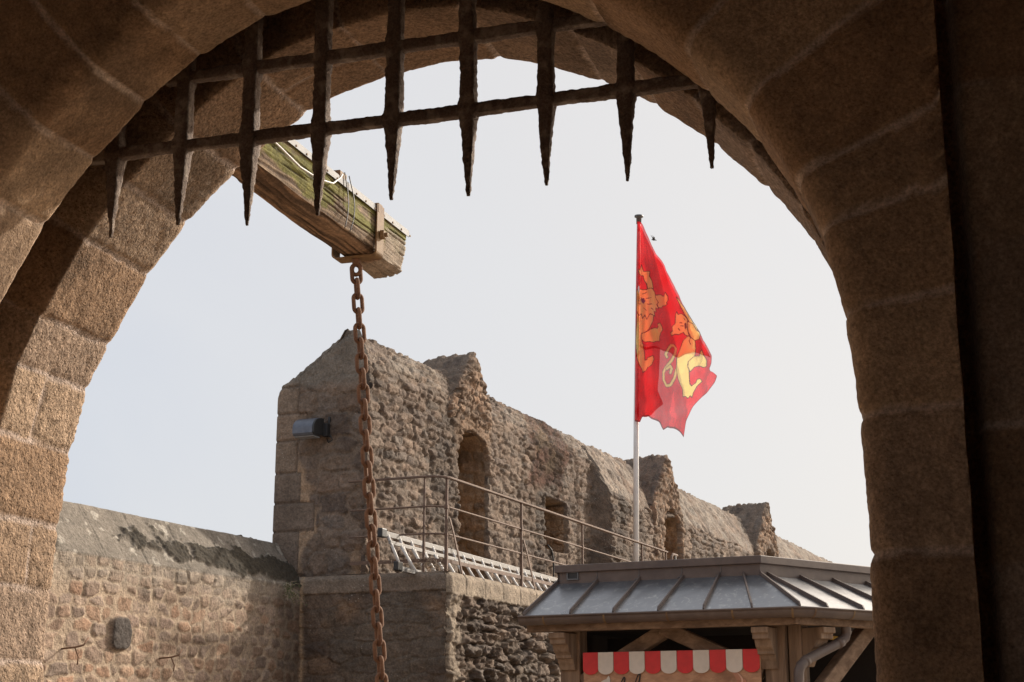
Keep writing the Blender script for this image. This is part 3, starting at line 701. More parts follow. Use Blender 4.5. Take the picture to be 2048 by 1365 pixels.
# little plant on the wall
pb = R(-.62, -.60, 3.02)
pt = thing('wall_plant', pb, 'small wall plant with pale leaves growing below the mossy wall cap', 'plant')
mb = MB(); ml = MB(); rg = np.random.RandomState(5)
for k in range(26):
    d_ = np.array(RN) * rg.uniform(.05, .25) + RS * rg.uniform(-.3, .3) + UP * rg.uniform(-.35, .25); d_ *= rg.uniform(.4, .75)
    mid = pb + d_ * .5 + UP * .03; mb.tube([pb, mid, pb + d_], .0022, 4)
    for j in range(9):
        o = pb + d_ * rg.uniform(.3, 1.05) + rg.uniform(-.025, .025, 3); x = rg.normal(size=3); x /= np.linalg.norm(x); y = np.cross(x, rg.normal(size=3)); y /= np.linalg.norm(y)
        s_ = rg.uniform(.007, .013); ml.add([o - x * s_, o + y * s_ * .6, o + x * s_, o - y * s_ * .6], [(0, 1, 2, 3)])
mb.build('stems', M['twig'], pt); ml.build('leaves', M['leaf'], pt)

# ------------------------------------------------------------------ floodlight on the end of the rampart
fb = R(-.02, -.66, 4.86)
fl = thing('floodlight', fb, 'grey half-round floodlight bracketed to the end of the rampart', 'floodlight')
mb = MB()
ax = RN; fw = -RS
prof = [(.0, .12)] + [(.02 + .20 * math.sin(t), .0 + .12 * math.cos(t)) for t in lin(.1, math.pi / 2, 10)] + [(.22, -.05), (.20, -.075), (.03, -.06), (0, -.02)]
poly = [fb + fw * (.06 + x) + UP * (z * 1.15) - ax * .13 for x, z in prof]
mb.prism(poly, ax * .26); o = mb.build('housing', M['lamp'], fl); bevel(o, .006)
mb = MB(); mb.prism([fb + fw * (.055 + x * 1.02) + UP * (z * 1.09 + .002) + ax * .132 for x, z in prof], ax * .02); mb.build('end_cap', M['blackplastic'], fl)
mb = MB(); mb.box(fb + fw * .03 + ax * .18 + UP * .0, ax * .03, fw * .05, UP * .075); mb.box(fb + fw * .01 + ax * .20 + UP * .10, ax * .012, fw * .015, UP * .06)
bevel(mb.build('bracket', M['blackplastic'], fl), .004)
mb = MB(); mb.tube([fb + fw * .06 + ax * .24 - UP * .06, fb + fw * .05 + ax * .27 - UP * .12, fb + fw * .02 + ax * .2 - UP * .14, fb - fw * .01 + ax * .16 - UP * .09], .008, 6); mb.build('cable', M['blackplastic'], fl, True)
mb = MB(); mb.box(fb + fw * .16 - UP * .088, ax * .12, fw * .075, UP * .006); mb.build('glass', plain('lamp_glass', (.3, .32, .34), .15), fl)

# ------------------------------------------------------------------ walkway railing
ra = thing('walkway_railing', R(0, 1.03, 3.18), 'brown iron railing with three rails, rounding the corner of the walkway', 'railing')
def rail_path(z, s1, left=-.14):
    pts = [R(-.11, n_, z) for n_ in lin(left, .78, 10)]
    for t in lin(0, math.pi / 2, 9)[1:]: pts.append(R(.09 - .20 * math.cos(t), .80 + .23 * math.sin(t), z))
    pts += [R(s_, 1.03, z) for s_ in lin(.3, s1, 30)]
    return np.array(pts)
mb = MB(); pp = rail_path(4.235, 8.25)
tn = np.gradient(pp, axis=0); tn /= np.linalg.norm(tn, axis=1)[:, None]; sd = np.cross(tn, UP)
ring = np.stack([pp + sd * a_ + UP * b_ for a_, b_ in ((-.026, -.009), (.026, -.009), (.026, .006), (.018, .012), (-.018, .012), (-.026, .006))], 1)
mb.grid(ring, closed=True); b_ = mb.n; mb.f.append(tuple(range(b_ - 6, b_))); mb.f.append(tuple(range(6))[::-1])
mb.build('top_rail', M['rail'], ra)
for z_ in (3.905, 3.605):
    mb = MB(); mb.tube(rail_path(z_ - .0, 8.2, -.12), .0105, 8); mb.build('mid_rail', M['rail'], ra, True)
mb = MB(); pp = rail_path(3.315, 8.2, -.10); tn = np.gradient(pp, axis=0); tn /= np.linalg.norm(tn, axis=1)[:, None]; sd = np.cross(tn, UP)
mb.grid(np.stack([pp + sd * a_ + UP * b_ for a_, b_ in ((-.005, -.02), (.005, -.02), (.005, .02), (-.005, .02))], 1), closed=True); mb.build('foot_rail', M['rail'], ra)
for (s_, n_, w_) in ((.02, 1.02, .032), (-.11, .81, .024), (2.16, 1.03, .032), (4.34, 1.03, .03), (6.97, 1.03, .03), (8.2, 1.03, .03)):
    mb = MB(); mb.bar(R(s_, n_, 3.14), R(s_, n_, 3.62), w_ * 1.1, w_ * 1.1, RS); mb.bar(R(s_, n_, 3.62), R(s_, n_, 4.228), w_ * .85, w_ * .85, RS)
    for z_ in (3.605, 3.905): mb.box(R(s_, n_, z_), RS * w_ * .62, RN * w_ * .62, UP * .022)
    bevel(mb.build('post', M['rail'], ra), .003, 1)
for (s_, f_) in ((.04, .25), (2.18, .27)):
    mb = MB(); mb.bar(R(s_, 1.05, 3.78), R(s_ + f_ * .25, 1.07, 3.62), .012, .028, RN); mb.bar(R(s_ + f_ * .25, 1.07, 3.62), R(s_ + f_, 1.10, 3.16), .012, .028, RN); mb.build('brace', M['rail'], ra)
# two bits of handrail beyond the kiosk roof
def loop_rail(s_, L, name, label):
    b = R(s_, 1.03, 3.18); t = thing(name, b, label, 'handrail', 'loose handrail ends')
    mb = MB(); mb.tube([R(s_, 1.03, 3.2), R(s_, 1.03, 4.1), R(s_ + .02, 1.03, 4.19), R(s_ + .09, 1.03, 4.235), R(s_ + .3, 1.03, 4.235), R(s_ + L, 1.03, 4.235)], .022, 8); mb.build('handrail', M['rail'], t, True)
    mb = MB(); mb.bar(R(s_ + .22, 1.03, 3.2), R(s_ + .22, 1.03, 4.22), .03, .03, RS); mb.build('post', M['darkmetal'], t)
loop_rail(8.5, .32, 'handrail_loop', 'short bent handrail end just right of the flagpole foot, above the kiosk roof')
loop_rail(10.05, 3.2, 'handrail_loop', 'longer bent handrail showing above the peak of the kiosk roof')

# ------------------------------------------------------------------ ladder lying on the walkway
la = thing('extension_ladder', R(2.2, .6, 3.2), 'pale aluminium extension ladder lying on its side behind the railing', 'ladder')
def lad(n0, z0, n1, z1, s0, s1, ph, wrail):
    dz = -.07
    def top(s_): return R(s_, n0, z0 + dz * (s_ - s0) / 5.2)
    def bot(s_): return R(s_, n1, z1 + dz * .3 * (s_ - s0) / 5.2)
    for fn in (top, bot):
        mb = MB(); mb.bar(fn(s0), fn(s1), wrail, .028, UP); bevel(mb.build('side_rail', M['alu'], la), .004)
    s_ = s0 + ph
    while s_ < s1 - .05:
        mb = MB(); mb.tube([top(s_), bot(s_)], .0165, 8); mb.build('rung', M['litrungalu'], la, True); s_ += .28
lad(.50, 3.585, .68, 3.20, -.50, 5.3, .12, .058)
lad(.55, 3.49, .75, 3.18, -.42, 5.1, .26, .040)
for n_, z_ in ((.50, 3.585), (.70, 3.22)):
    mb = MB(); mb.box(R(-.5, n_, z_), RS * .06, RN * .03, UP * .05); bevel(mb.build('rubber_foot', M['blackplastic'], la), .012)
# tangle of dry stalks caught on the walkway edge
tb_ = R(-.12, .7, 3.2)
tw = thing('dry_stalks', tb_, 'tangle of dry pale stalks caught at the corner of the walkway', 'dry plant')
mb = MB(); rg = np.random.RandomState(9)
for k in range(70):
    o = R(-.12 + rg.uniform(-.05, .15), rg.uniform(.42, 1.08), 3.19 + rg.uniform(0, .12)); a_ = rg.uniform(0, 6.28); l_ = rg.uniform(.06, .16)
    mb.tube([o, o + l_ * .5 * (RN * math.cos(a_) + RS * .3 + UP * math.sin(a_) * .6) + UP * .02, o + l_ * (RN * math.cos(a_ + .6) + UP * math.sin(a_ + .6) * .5)], .0035, 4, cap=False)
mb.build('stalks', M['twig'], tw, True)
# thin cable on the rampart
mb = MB(); mb.tube([R(5.62, .02, 4.12), R(5.72, .05, 4.05), R(5.76, .06, 3.9), R(5.76, .06, 3.4), R(5.78, .06, 3.2)], .012, 6)
tag(mb.build('wall_cable', M['blackplastic'], None, True, base=R(5.76, .06, 3.2)), 'thin black cable hanging from the square opening in the rampart', 'cable')

# ------------------------------------------------------------------ drawbridge beam
BU, BV, BZ = .115, 1.0, -.098
def BM(v, x, y): return G(-3.43 + BU * (v - 8.4) - x, v, 4.59 + BZ * (v - 8.4) - y)   # x: to the left of its right face, y: down from its top
bt = thing('lifting_beam', BM(6.5, .11, .29), 'mossy old timber lifting beam jutting out over the courtyard, grey metal strip on top', 'timber beam')
mb = MB()
vv = lin(4.55, 8.4, 300); W_, H_ = .225, .285
per = [(0, y) for y in lin(.010, H_ - .03, 64)] + [(x, H_) for x in lin(.02, W_ - .012, 52)] + [(W_, y) for y in lin(H_ - .02, .012, 10)] + [(x, 0) for x in lin(W_ - .012, .012, 8)]
per = np.array(per); side = np.array([0] * 64 + [1] * 52 + [2] * 10 + [3] * 8)
VV, PI_ = np.meshgrid(vv, np.arange(len(per)), indexing='ij')
X = per[PI_, 0]; Y = per[PI_, 1]; SD = side[PI_]
tpar = np.where((SD == 0) | (SD == 2), Y, X)
gr = fbm(VV * 4.5, tpar * 130 + SD * 9 + 5 * fbm(VV * 2.2, tpar * 4, 3, 2), 4, 3) - .5; big = fbm(VV * 3.2, tpar * 7 + SD * 3, 4, 7) - .5
crack = sstep(.62, .70, fbm(VV * 2.4, tpar * 60 + SD * 11 + 4 * fbm(VV * 1.7, tpar * 3, 2, 4), 3, 19))
disp = .006 * gr + .022 * big * np.where(SD == 1, 1.2, .5) - .009 * crack
wear = np.where(SD == 0, sstep(.14, .285, Y + .03 * np.sin(VV * 3.1) + .06 * (fbm(VV * 2.3, tpar * 4, 3, 33) - .5)) * .035, 0) + np.where(SD == 1, (1 - sstep(0, .09, X)) * .03, 0)
dX = np.where(SD == 0, -disp + wear * .8, np.where(SD == 2, disp, 0)); dY = np.where(SD == 1, disp - wear, np.where(SD == 3, -disp * .3, 0))
P = BM(0, 0, 0) + GU * (BU * VV - X - dX)[..., None] + GV * VV[..., None] + UP * (BZ * VV - Y - dY)[..., None]
wood = mixc(np.array((.11, .075, .05)), np.array((.29, .215, .145)), sstep(.35, .65, gr + .5))
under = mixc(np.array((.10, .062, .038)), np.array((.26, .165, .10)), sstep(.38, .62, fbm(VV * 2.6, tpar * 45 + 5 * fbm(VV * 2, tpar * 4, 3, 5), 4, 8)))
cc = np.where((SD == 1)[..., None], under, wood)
mo = sstep(.42, .60, fbm(VV * 5.5, Y * 13, 5, 71) + .13 - .40 * sstep(.15, .27, Y)) * (SD == 0)
mcol = mixc(np.array((.085, .088, .016)), np.array((.19, .185, .036)), fbm(VV * 14, Y * 30, 3, 75))
cc = mixc(cc, mcol, mo * .85); cc = mixc(cc, np.array((.04, .028, .02)), crack * .7)
endw = sstep(8.12, 8.18, VV) * (Y > .07); cc = mixc(cc, np.array((.30, .245, .19)) * (.7 + .6 * fbm(VV * 5, Y * 50, 3, 4))[..., None], endw * .8)
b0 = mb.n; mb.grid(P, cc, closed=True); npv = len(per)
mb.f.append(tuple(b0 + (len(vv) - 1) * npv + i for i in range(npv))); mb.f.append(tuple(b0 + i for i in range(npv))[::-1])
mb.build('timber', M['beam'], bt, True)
mb = MB()                                                    # metal strip folded over the top
def bpoly(pts, v0, v1): mb.prism([BM(v0, x, y) for x, y in pts], BM(v1, 0, 0) - BM(v0, 0, 0))
bpoly([(-.012, .030), (-.008, .030), (-.008, -.006), (W_ + .01, -.006), (W_ + .01, -.011), (-.012, -.011)], 4.6, 8.42)
mb.build('top_strip', M['flash'], bt)
mb = MB()
for k in range(34): q = BM(4.8 + k * .11, -.013, .018); mb.box(q, GU * .003, GV * .005, UP * .005)
mb.build('nails', M['strap'], bt)
mb = MB()                                                    # iron strap: a rounded U round the beam
rr = .03; x0, x1, yb = -.022, W_ + .05, H_ + .022
path = [(x0, -.022)] + [(x0, y) for y in lin(.03, yb - rr, 8)] + [(x0 + rr - rr * math.cos(t), yb - rr + rr * math.sin(t)) for t in lin(.2, math.pi / 2, 6)] + [(x, yb) for x in lin(x0 + rr + .01, x1 - rr, 8)] + [(x1 - rr + rr * math.sin(t), yb - rr + rr * math.cos(t)) for t in lin(.2, math.pi / 2, 6)] + [(x1, y) for y in lin(yb - rr - .01, -.02, 6)] + [(x, -.022) for x in lin(x1 - .02, x0 + .01, 6)]
path = np.array(path); cen = path.mean(0)
va, vb = 8.0, 8.085
inn = path + (cen - path) / np.linalg.norm(cen - path, axis=1)[:, None] * .012
def ringv(pp, v): return np.array([BM(v, x, y) for x, y in pp])
Pst = np.stack([ringv(path, va), ringv(path, vb), ringv(inn, vb), ringv(inn, va), ringv(path, va)]); mb.grid(Pst, closed=True)
mb.box(BM(8.04, -.005, .0), GU * .016, GV * .03, UP * .03)
bevel(mb.build('iron_strap', M['strap'], bt, False), .004, 1)
mb = MB(); mb.box(BM(8.045, -.036, .165), GU * .014, GV * .022, UP * .024); mb.box(BM(8.05, -.055, .165), GU * .012, GV * .012, UP * .012); bevel(mb.build('bolt', M['strap'], bt), .004, 1)
mb = MB(); hk = BM(8.04, .13, H_ + .03)
mb.tube([hk + UP * .03, hk - UP * .03], .026, 10)
th = lin(0, 2 * math.pi, 21)[:-1]
mb.tube([hk + GU * .028 * math.cos(t) + UP * (-.055 + .034 * math.sin(t)) for t in th], .013, 8, closed=True); mb.build('hanging_eye', M['rust'], bt, True)
mb = MB(); mb.tube([BM(v, -.014, y) for v, y in ((5.2, -.06), (5.9, .02), (6.5, .06), (6.95, .10), (7.15, .125), (7.35, .11), (7.5, .07), (7.58, .0), (7.6, -.03))], .0055, 7); mb.build('cable', M['whitecable'], bt, True)
for k in range(2):
    mb = MB(); mb.tube([BM(7.62 + .05 * k + (.03 + .01 * k) * math.sin(t * 1.1), -.016 - .012 * math.sin(t) * (1 + k * .5), -.05 + .34 * t / 2.6) for t in lin(0, 2.6, 14)], .0035, 5); mb.build('wire', M['darkmetal'], bt, True)
mb = MB(); mb.box(BM(7.62, .06, -.03), GU * .07, GV * .05, UP * .022); bevel(mb.build('junction_box', M['strap'], bt), .005, 1)

# ------------------------------------------------------------------ chain
ct = hk - UP * .075
cbot = G(-3.205, 8.06, .03)
ch = thing('iron_chain', cbot, 'long rusty iron chain hanging from the end of the lifting beam', 'chain')
pitch = .0935; wr = .0125; lw_ = .027; hl = pitch / 2 + wr * .9 - lw_
ring = [np.array((lw_ * math.cos(t), 0, hl + lw_ * math.sin(t))) for t in lin(0, math.pi, 11)] + [np.array((lw_ * math.cos(t), 0, -hl + lw_ * math.sin(t))) for t in lin(math.pi, 2 * math.pi, 11)]
mb = MB(); mb.tube(ring, wr, 10, closed=True)
dirc = (ct - cbot); Lc = np.linalg.norm(dirc); dirc /= Lc; nl = int(Lc / pitch)
first = mb.build('link', M['rust'], None, True, base=(0, 0, 0)); first.parent = ch
for k in range(nl):
    o = first if k == 0 else first.copy()
    if k: COL.objects.link(o); o.parent = ch
    f = (k + .5) / nl
    q = ct - dirc * (pitch * (k + .1)) + GU * (-.012 * math.sin(f * math.pi)); q = q - cbot
    o.location = tuple(q)
    tw_ = R_(24 + (90 if k % 2 else 0) + 10 * f + random.uniform(-8, 8))
    o.rotation_mode = 'QUATERNION'
    o.rotation_quaternion = Vector((0, 0, 1)).rotation_difference(Vector(tuple(dirc))) @ Vector((1, 0, 0)).rotation_difference(Vector((math.cos(tw_), math.sin(tw_), 0)))

# ------------------------------------------------------------------ flagpole and flag
PX, PY = 2.03, 24.1; SF = 3026.0 / 24.1
fp = thing('flagpole', (1.93, PY, 3.18), 'pale metal flagpole with a flat cap standing on the walkway', 'flagpole')
mb = MB(); mb.tube([(1.945, PY, 3.1), (2.012, PY, 6.32), (2.127, PY, 9.78)], [.05, .042, .034], 14); mb.build('pole', M['pole'], fp, True)
mb = MB(); mb.tube([(2.124, PY, 9.70), (2.128, PY, 9.81), (2.128, PY, 9.82), (2.129, PY, 9.845), (2.129, PY, 9.85)], [.042, .045, .075, .075, .05], 14); mb.build('pole_cap', M['darkmetal'], fp, True)
# the flag's cloth, drawn in its own sheet coordinates (hundredths of its width)
def FW(x, y, dep):  # sheet -> world
    px = 1200 + x * .3517; py = 410 + y * .3517
    Z = 9.84 - (py - 432) * .00852; X = (px - 1024) * (.0081 + .0000824 * (Z - 6.32))
    return np.stack([X, PY - .06 + dep, Z], -1)
RE = np.array([(222, 108), (236, 118), (300, 250), (365, 375), (415, 490), (470, 600), (530, 700), (580, 795), (628, 880), (624, 930), (612, 960), (655, 1000), (640, 1040), (600, 1090), (530, 1150), (500, 1215), (478, 1318)], float)
LE = np.array([(208, 108), (201, 500), (198, 800), (196, 1100), (195, 1240)], float)
BE = np.array([(195, 1240), (225, 1245), (240, 1210), (275, 1205), (300, 1232), (355, 1292), (385, 1265), (430, 1272), (478, 1318)], float)
def arcp(p, n, sm=True):
    s = np.r_[0, np.cumsum(np.linalg.norm(np.diff(p, axis=0), axis=1))]; t = lin(0, s[-1], n)
    q = np.stack([np.interp(t, s, p[:, 0]), np.interp(t, s, p[:, 1])], -1)
    if sm:
        for _ in range(4): q[1:-1] = (q[:-2] + 2 * q[1:-1] + q[2:]) / 4
    return q
def coons(l, r, b, nr, nc):
    Lp, Rp, Bp = arcp(l, nr), arcp(r, nr), arcp(b, nc); Tp = np.stack([lin(l[0, 0], r[0, 0], nc), lin(l[0, 1], r[0, 1], nc)], -1)
    t = lin(0, 1, nr)[:, None, None]; s = lin(0, 1, nc)[None, :, None]
    return (1 - s) * Lp[:, None] + s * Rp[:, None] + (1 - t) * Tp[None] + t * Bp[None] - ((1 - s) * (1 - t) * l[0] + s * (1 - t) * r[0] + (1 - s) * t * l[-1] + s * t * r[-1])
def inpoly(x, y, poly):
    poly = np.asarray(poly, float); r = np.zeros(x.shape, bool); dmin = np.full(x.shape, 1e9); n = len(poly)
    for i in range(n):
        x1, y1 = poly[i]; x2, y2 = poly[(i + 1) % n]
        cnd = ((y1 > y) != (y2 > y)); xx = (x2 - x1) * (y - y1) / (y2 - y1 + 1e-12) + x1; r ^= cnd & (x < xx)
        ex, ey = x2 - x1, y2 - y1; tt = np.clip(((x - x1) * ex + (y - y1) * ey) / (ex * ex + ey * ey + 1e-9), 0, 1)
        dmin = np.minimum(dmin, np.hypot(x - x1 - tt * ex, y - y1 - tt * ey))
    return r, dmin
def stroke(x, y, pts):
    d = np.full(x.shape, 1e9)
    for (x1, y1), (x2, y2) in zip(pts[:-1], pts[1:]):
        ex, ey = x2 - x1, y2 - y1; tt = np.clip(((x - x1) * ex + (y - y1) * ey) / (ex * ex + ey * ey + 1e-9), 0, 1)
        d = np.minimum(d, np.hypot(x - x1 - tt * ex, y - y1 - tt * ey))
    return d
BEASTS = [
 [(208, 620), (240, 650), (300, 640), (295, 690), (275, 725), (238, 745), (236, 776), (246, 812), (252, 860), (255, 895), (268, 890), (270, 880), (295, 880), (300, 905), (290, 930), (270, 935), (262, 950), (250, 955), (245, 962), (235, 945), (222, 930), (208, 890), (200, 800)],
 [(235, 745), (280, 730), (318, 735), (328, 715), (322, 700), (335, 690), (342, 685), (350, 700), (356, 722), (345, 740), (335, 770), (335, 795), (320, 800), (300, 805), (280, 790), (255, 785), (236, 776)],
 [(222, 403), (216, 388), (228, 380), (233, 357), (241, 378), (246, 392), (268, 402), (278, 404), (275, 430), (288, 460), (296, 505), (268, 505), (262, 470), (250, 440), (245, 415), (230, 415)],
 [(300, 545), (332, 528), (365, 525), (372, 503), (379, 515), (386, 528), (388, 548), (380, 560), (385, 570), (360, 580), (350, 595), (330, 598), (318, 575)],
 [(205, 505), (222, 488), (240, 497), (262, 500), (290, 505), (305, 528), (310, 550), (330, 570), (318, 588), (332, 605), (312, 610), (315, 632), (300, 632), (306, 662), (290, 650), (280, 640), (265, 664), (255, 640), (240, 662), (232, 640), (218, 648), (205, 620)],
 [(428, 640), (432, 628), (440, 645), (460, 648), (475, 660), (490, 680), (495, 700), (490, 730), (500, 772), (480, 765), (470, 745), (450, 747), (430, 735), (410, 742), (403, 730), (418, 715), (415, 690), (430, 680)],
 [(426, 552), (445, 570), (465, 600), (490, 640), (520, 690), (542, 720), (548, 748), (530, 740), (500, 690), (475, 650), (455, 610), (440, 580)],
 [(490, 690), (520, 700), (540, 740), (562, 762), (555, 792), (530, 802), (510, 780), (495, 745)],
 [(470, 790), (495, 770), (530, 800), (535, 850), (530, 890), (500, 910), (505, 950), (510, 1020), (520, 1040), (540, 1030), (545, 1015), (560, 1012), (572, 1028), (545, 1050), (530, 1075), (525, 1098), (515, 1085), (505, 1096), (490, 1085), (475, 1090), (475, 1050), (465, 1020), (450, 980), (440, 930), (445, 860), (460, 820)],
 [(500, 905), (530, 888), (558, 885), (562, 862), (572, 850), (582, 880), (598, 915), (596, 945), (580, 952), (560, 940), (530, 945), (510, 962), (500, 930)]]
TAIL = [(440, 935), (425, 990), (400, 1035), (372, 1045), (354, 1020), (355, 975), (372, 940), (410, 890), (434, 840), (437, 815), (423, 800), (403, 812), (385, 838), (370, 868), (378, 880)]
DARKS = [[(216, 560), (232, 556)], [(218, 580), (230, 584)], [(240, 520), (262, 515)], [(262, 545), (285, 555)], [(265, 580), (290, 590)], [(245, 605), (262, 615)], [(285, 610), (298, 625)],
         [(450, 690), (462, 694)], [(455, 708), (470, 712)], [(470, 672), (476, 684)], [(445, 715), (452, 728)], [(508, 780), (500, 800), (508, 820)]]
GOLD = np.array((.86, .64, .20)); REDC = np.array((.70, .02, .03)); DK = np.array((.07, .03, .02))
def flag_colour(x, y):
    c = np.tile(REDC, x.shape + (1,))
    for pts in (TAIL, [(378, 945), (400, 925), (408, 940), (398, 968)]):
        d = stroke(x, y, pts); c = mixc(c, DK, 1 - sstep(8.5, 10, d)); c = mixc(c, GOLD, 1 - sstep(5.5, 7, d))
    for pl_ in BEASTS:
        r, d = inpoly(x, y, pl_); sdst = np.where(r, -d, d)
        c = mixc(c, DK, 1 - sstep(1.8, 3.0, sdst)); c = mixc(c, GOLD, 1 - sstep(-2.4, -1.0, sdst))
    r, d = inpoly(x, y, [(232, 545), (250, 540), (258, 560), (245, 580), (234, 572)]); c = mixc(c, np.array((.10, .04, .14)), 1 - sstep(-1, 1, np.where(r, -d, d)))
    r, d = inpoly(x, y, [(472, 700), (484, 698), (488, 722), (478, 735)]); c = mixc(c, DK, 1 - sstep(-1, 1, np.where(r, -d, d)))
    for pts in DARKS: c = mixc(c, DK, 1 - sstep(1.3, 2.6, stroke(x, y, pts)))
    return c
def fold_depth(x, y):
    t = np.clip((y - 108) / 1150, 0, 1); w = np.clip((x - 200) / (60 + 380 * t), 0, 1.1)
    e = sstep(0, .12, w)
    cr = 1 - np.abs(2 * fbm(x * .010 + y * .004, y * .0045 - x * .004, 3, 15) - 1) * 2
    return -.05 + e * (.20 * t ** .6 * np.sin(w * 8.5 + t * 2.2) * (.35 + w) + .09 * np.sin(w * 21 + t * 5) * t + .12 * cr * t ** .5 + .05 * (fbm(x * .02, y * .012, 3, 5) - .5))
fg = thing('flag', (2.03, PY - .06, 6.3), 'red flag with two yellow heraldic lions hanging limp from the flagpole', 'flag')
S2 = coons(LE, RE, BE, 330, 190)
mb = MB(); x_, y_ = S2[..., 0], S2[..., 1]
fc = flag_colour(x_, y_); fc[-3:] *= .25; fc[:, -2:] *= .4
mb.grid(FW(x_, y_, fold_depth(x_, y_)), fc); mb.build('front_fold', M['flag'], fg, True)
# the cloth doubled behind it: the upper part and the strip next to the pole
RE2 = np.array([(220, 112), (297, 255), (362, 380), (412, 495), (467, 605), (527, 705), (577, 800), (622, 893)], float)
LE2 = np.array([(215, 112), (209, 500), (205, 700), (203, 800)], float); BE2 = np.array([(203, 800), (240, 820), (290, 838), (340, 848), (440, 856), (545, 863), (622, 893)], float)
S3 = coons(LE2, RE2, BE2, 90, 60); mb = MB(); x_, y_ = S3[..., 0], S3[..., 1]
edge_ = np.tile(REDC, x_.shape + (1,)); edge_[-1] = REDC * .3
mb.grid(FW(x_, y_, fold_depth(x_, y_) + .05 + .04 * np.sin(y_ * .012 + x_ * .02)), edge_)
LE3 = np.array([(203, 790), (200, 1000), (199, 1235)], float); RE3 = np.array([(338, 835), (330, 1000), (322, 1080), (358, 1148), (292, 1198)], float); BE3 = np.array([(199, 1235), (225, 1240), (240, 1206), (275, 1202), (292, 1198)], float)
S4 = coons(LE3, RE3, BE3, 60, 30); x_, y_ = S4[..., 0], S4[..., 1]
mb.grid(FW(x_, y_, fold_depth(x_, y_) + .10 + .03 * np.sin(y_ * .02)), np.tile(REDC, (x_.size, 1)))
mb.build('back_fold', M['flag'], fg, True)

# a distant gull
bb = np.array((3.93, 40.0, 14.58))
bd_ = thing('flying_bird', bb, 'tiny dark bird in the sky just right of the flag top', 'bird')
mb = MB(); mb.tube([bb + np.array((-.11, 0, .0)), bb + np.array((-.06, 0, .01)), bb, bb + np.array((.07, 0, -.005)), bb + np.array((.14, .02, -.02))], [.008, .03, .042, .028, .01], 8)
mb.prism([bb + np.array(q) for q in ((-.05, 0, .02), (-.07, .05, .14), (-.13, .1, .27), (-.02, .08, .15), (.05, .02, .02))], (0, .012, 0)); mb.prism([bb + np.array(q) for q in ((-.04, 0, .0), (-.02, -.16, .10), (-.10, -.34, .10), (.04, -.16, .06), (.05, -.02, .0))], (0, .004, .012))
bo_ = mb.build('body', M['bird'], bd_, True); bd_.scale = (.6, .6, .6)

# ------------------------------------------------------------------ kiosk
ks = thing('market_kiosk', K(1.3, 1.2, 0), 'timber kiosk with a hipped standing-seam zinc roof, brown gutter and carved brackets', 'kiosk')
ZEV, ZIN, ZTOP = 2.56, 2.893, 3.068
D2 = KD * .451 + KN * .893; N2 = KD * .893 - KN * .451
A0 = K(0, 0, ZEV); B0 = K(2.623, 0, ZEV); D0 = B0 + D2 * 2.3
A1 = K(.06, .6, ZIN); B1 = K(2.09, .6, ZIN); e2 = D2 * 1.683 - N2 * .248; e2 /= np.linalg.norm(e2)
e2i = (e2 + D2) / np.linalg.norm(e2 + D2); D1 = B1 + e2i * 2.6
E0 = K(2.9, 3.4, ZEV); F0 = K(0, 3.4, ZEV); E1 = K(2.4, 2.8, ZIN); F1 = K(.06, 2.8, ZIN)
th_ = UP * .02
def sheet(mb, quad, nu=14, nv=8, seed=0, amp=.004):
    a, b, c_, d = quad; s, t = np.meshgrid(lin(0, 1, nu), lin(0, 1, nv))
    P = (1 - t)[..., None] * ((1 - s)[..., None] * a + s[..., None] * b) + t[..., None] * ((1 - s)[..., None] * d + s[..., None] * c_)
    w = amp * (fbm(s * nu * .7, t * nv * .5, 2, seed) - .5) * 4 * (t * (1 - t)) * 2
    P = P + UP * w[..., None]; mb.grid(P)
# seam lines (front facet: foot, head along the eave; right facet likewise)
fs_ = [(.47, .48), (.897, .917), (1.331, 1.35), (1.757, 1.70), (2.198, 1.93)]
rs_ = [(.34, .10), (.80, .56), (1.26, 1.04), (1.74, 1.55)]
ft = [A0] + [K(a, 0, ZEV) for a, _ in fs_] + [B0]; hd = [A1] + [K(b, .6, ZIN) for _, b in fs_] + [B1]
mb = MB()
for i in range(len(ft) - 1): sheet(mb, (ft[i], ft[i + 1], hd[i + 1], hd[i]), 12, 12, i + 3)
ft2 = [B0] + [B0 + D2 * a for a, _ in rs_] + [D0]; hd2 = [B1] + [B1 + e2i * b for _, b in rs_] + [D1]
for i in range(len(ft2) - 1): sheet(mb, (ft2[i], ft2[i + 1], hd2[i + 1], hd2[i]), 12, 12, i + 13)
sheet(mb, (D0, E0, E1, D1), 6, 6, 30); sheet(mb, (E0, F0, F1, E1), 6, 6, 31); sheet(mb, (F0, A0, A1, F1), 6, 6, 32)
roof = mb.build('roof', M['zinc'], ks, True)
for i in list(range(1, len(ft) - 1)) + ['v', 'h'] + [10 + j for j in range(1, len(ft2) - 1)]:
    mb = MB()
    if i == 'v': p, q = A0, A1
    elif i == 'h': p, q = B0, B1
    elif i >= 10: p, q = ft2[i - 10], hd2[i - 10]
    else: p, q = ft[i], hd[i]
    t = (q - p) / np.linalg.norm(q - p); hz = np.array((t[0], t[1], 0)); sd = np.cross(t, UP); sd /= np.linalg.norm(sd); nn = np.cross(sd, t)
    a_ = p - t * .004; mb.prism([a_ - sd * .007, a_ + nn * .012 - sd * .007, a_ + t * .03 + nn * .034 - sd * .007, q + nn * .034 - sd * .007 + t * .02, q - sd * .007 + t * .02], sd * .014)
    mb.build('roof_seam', M['brownzinc'], ks)
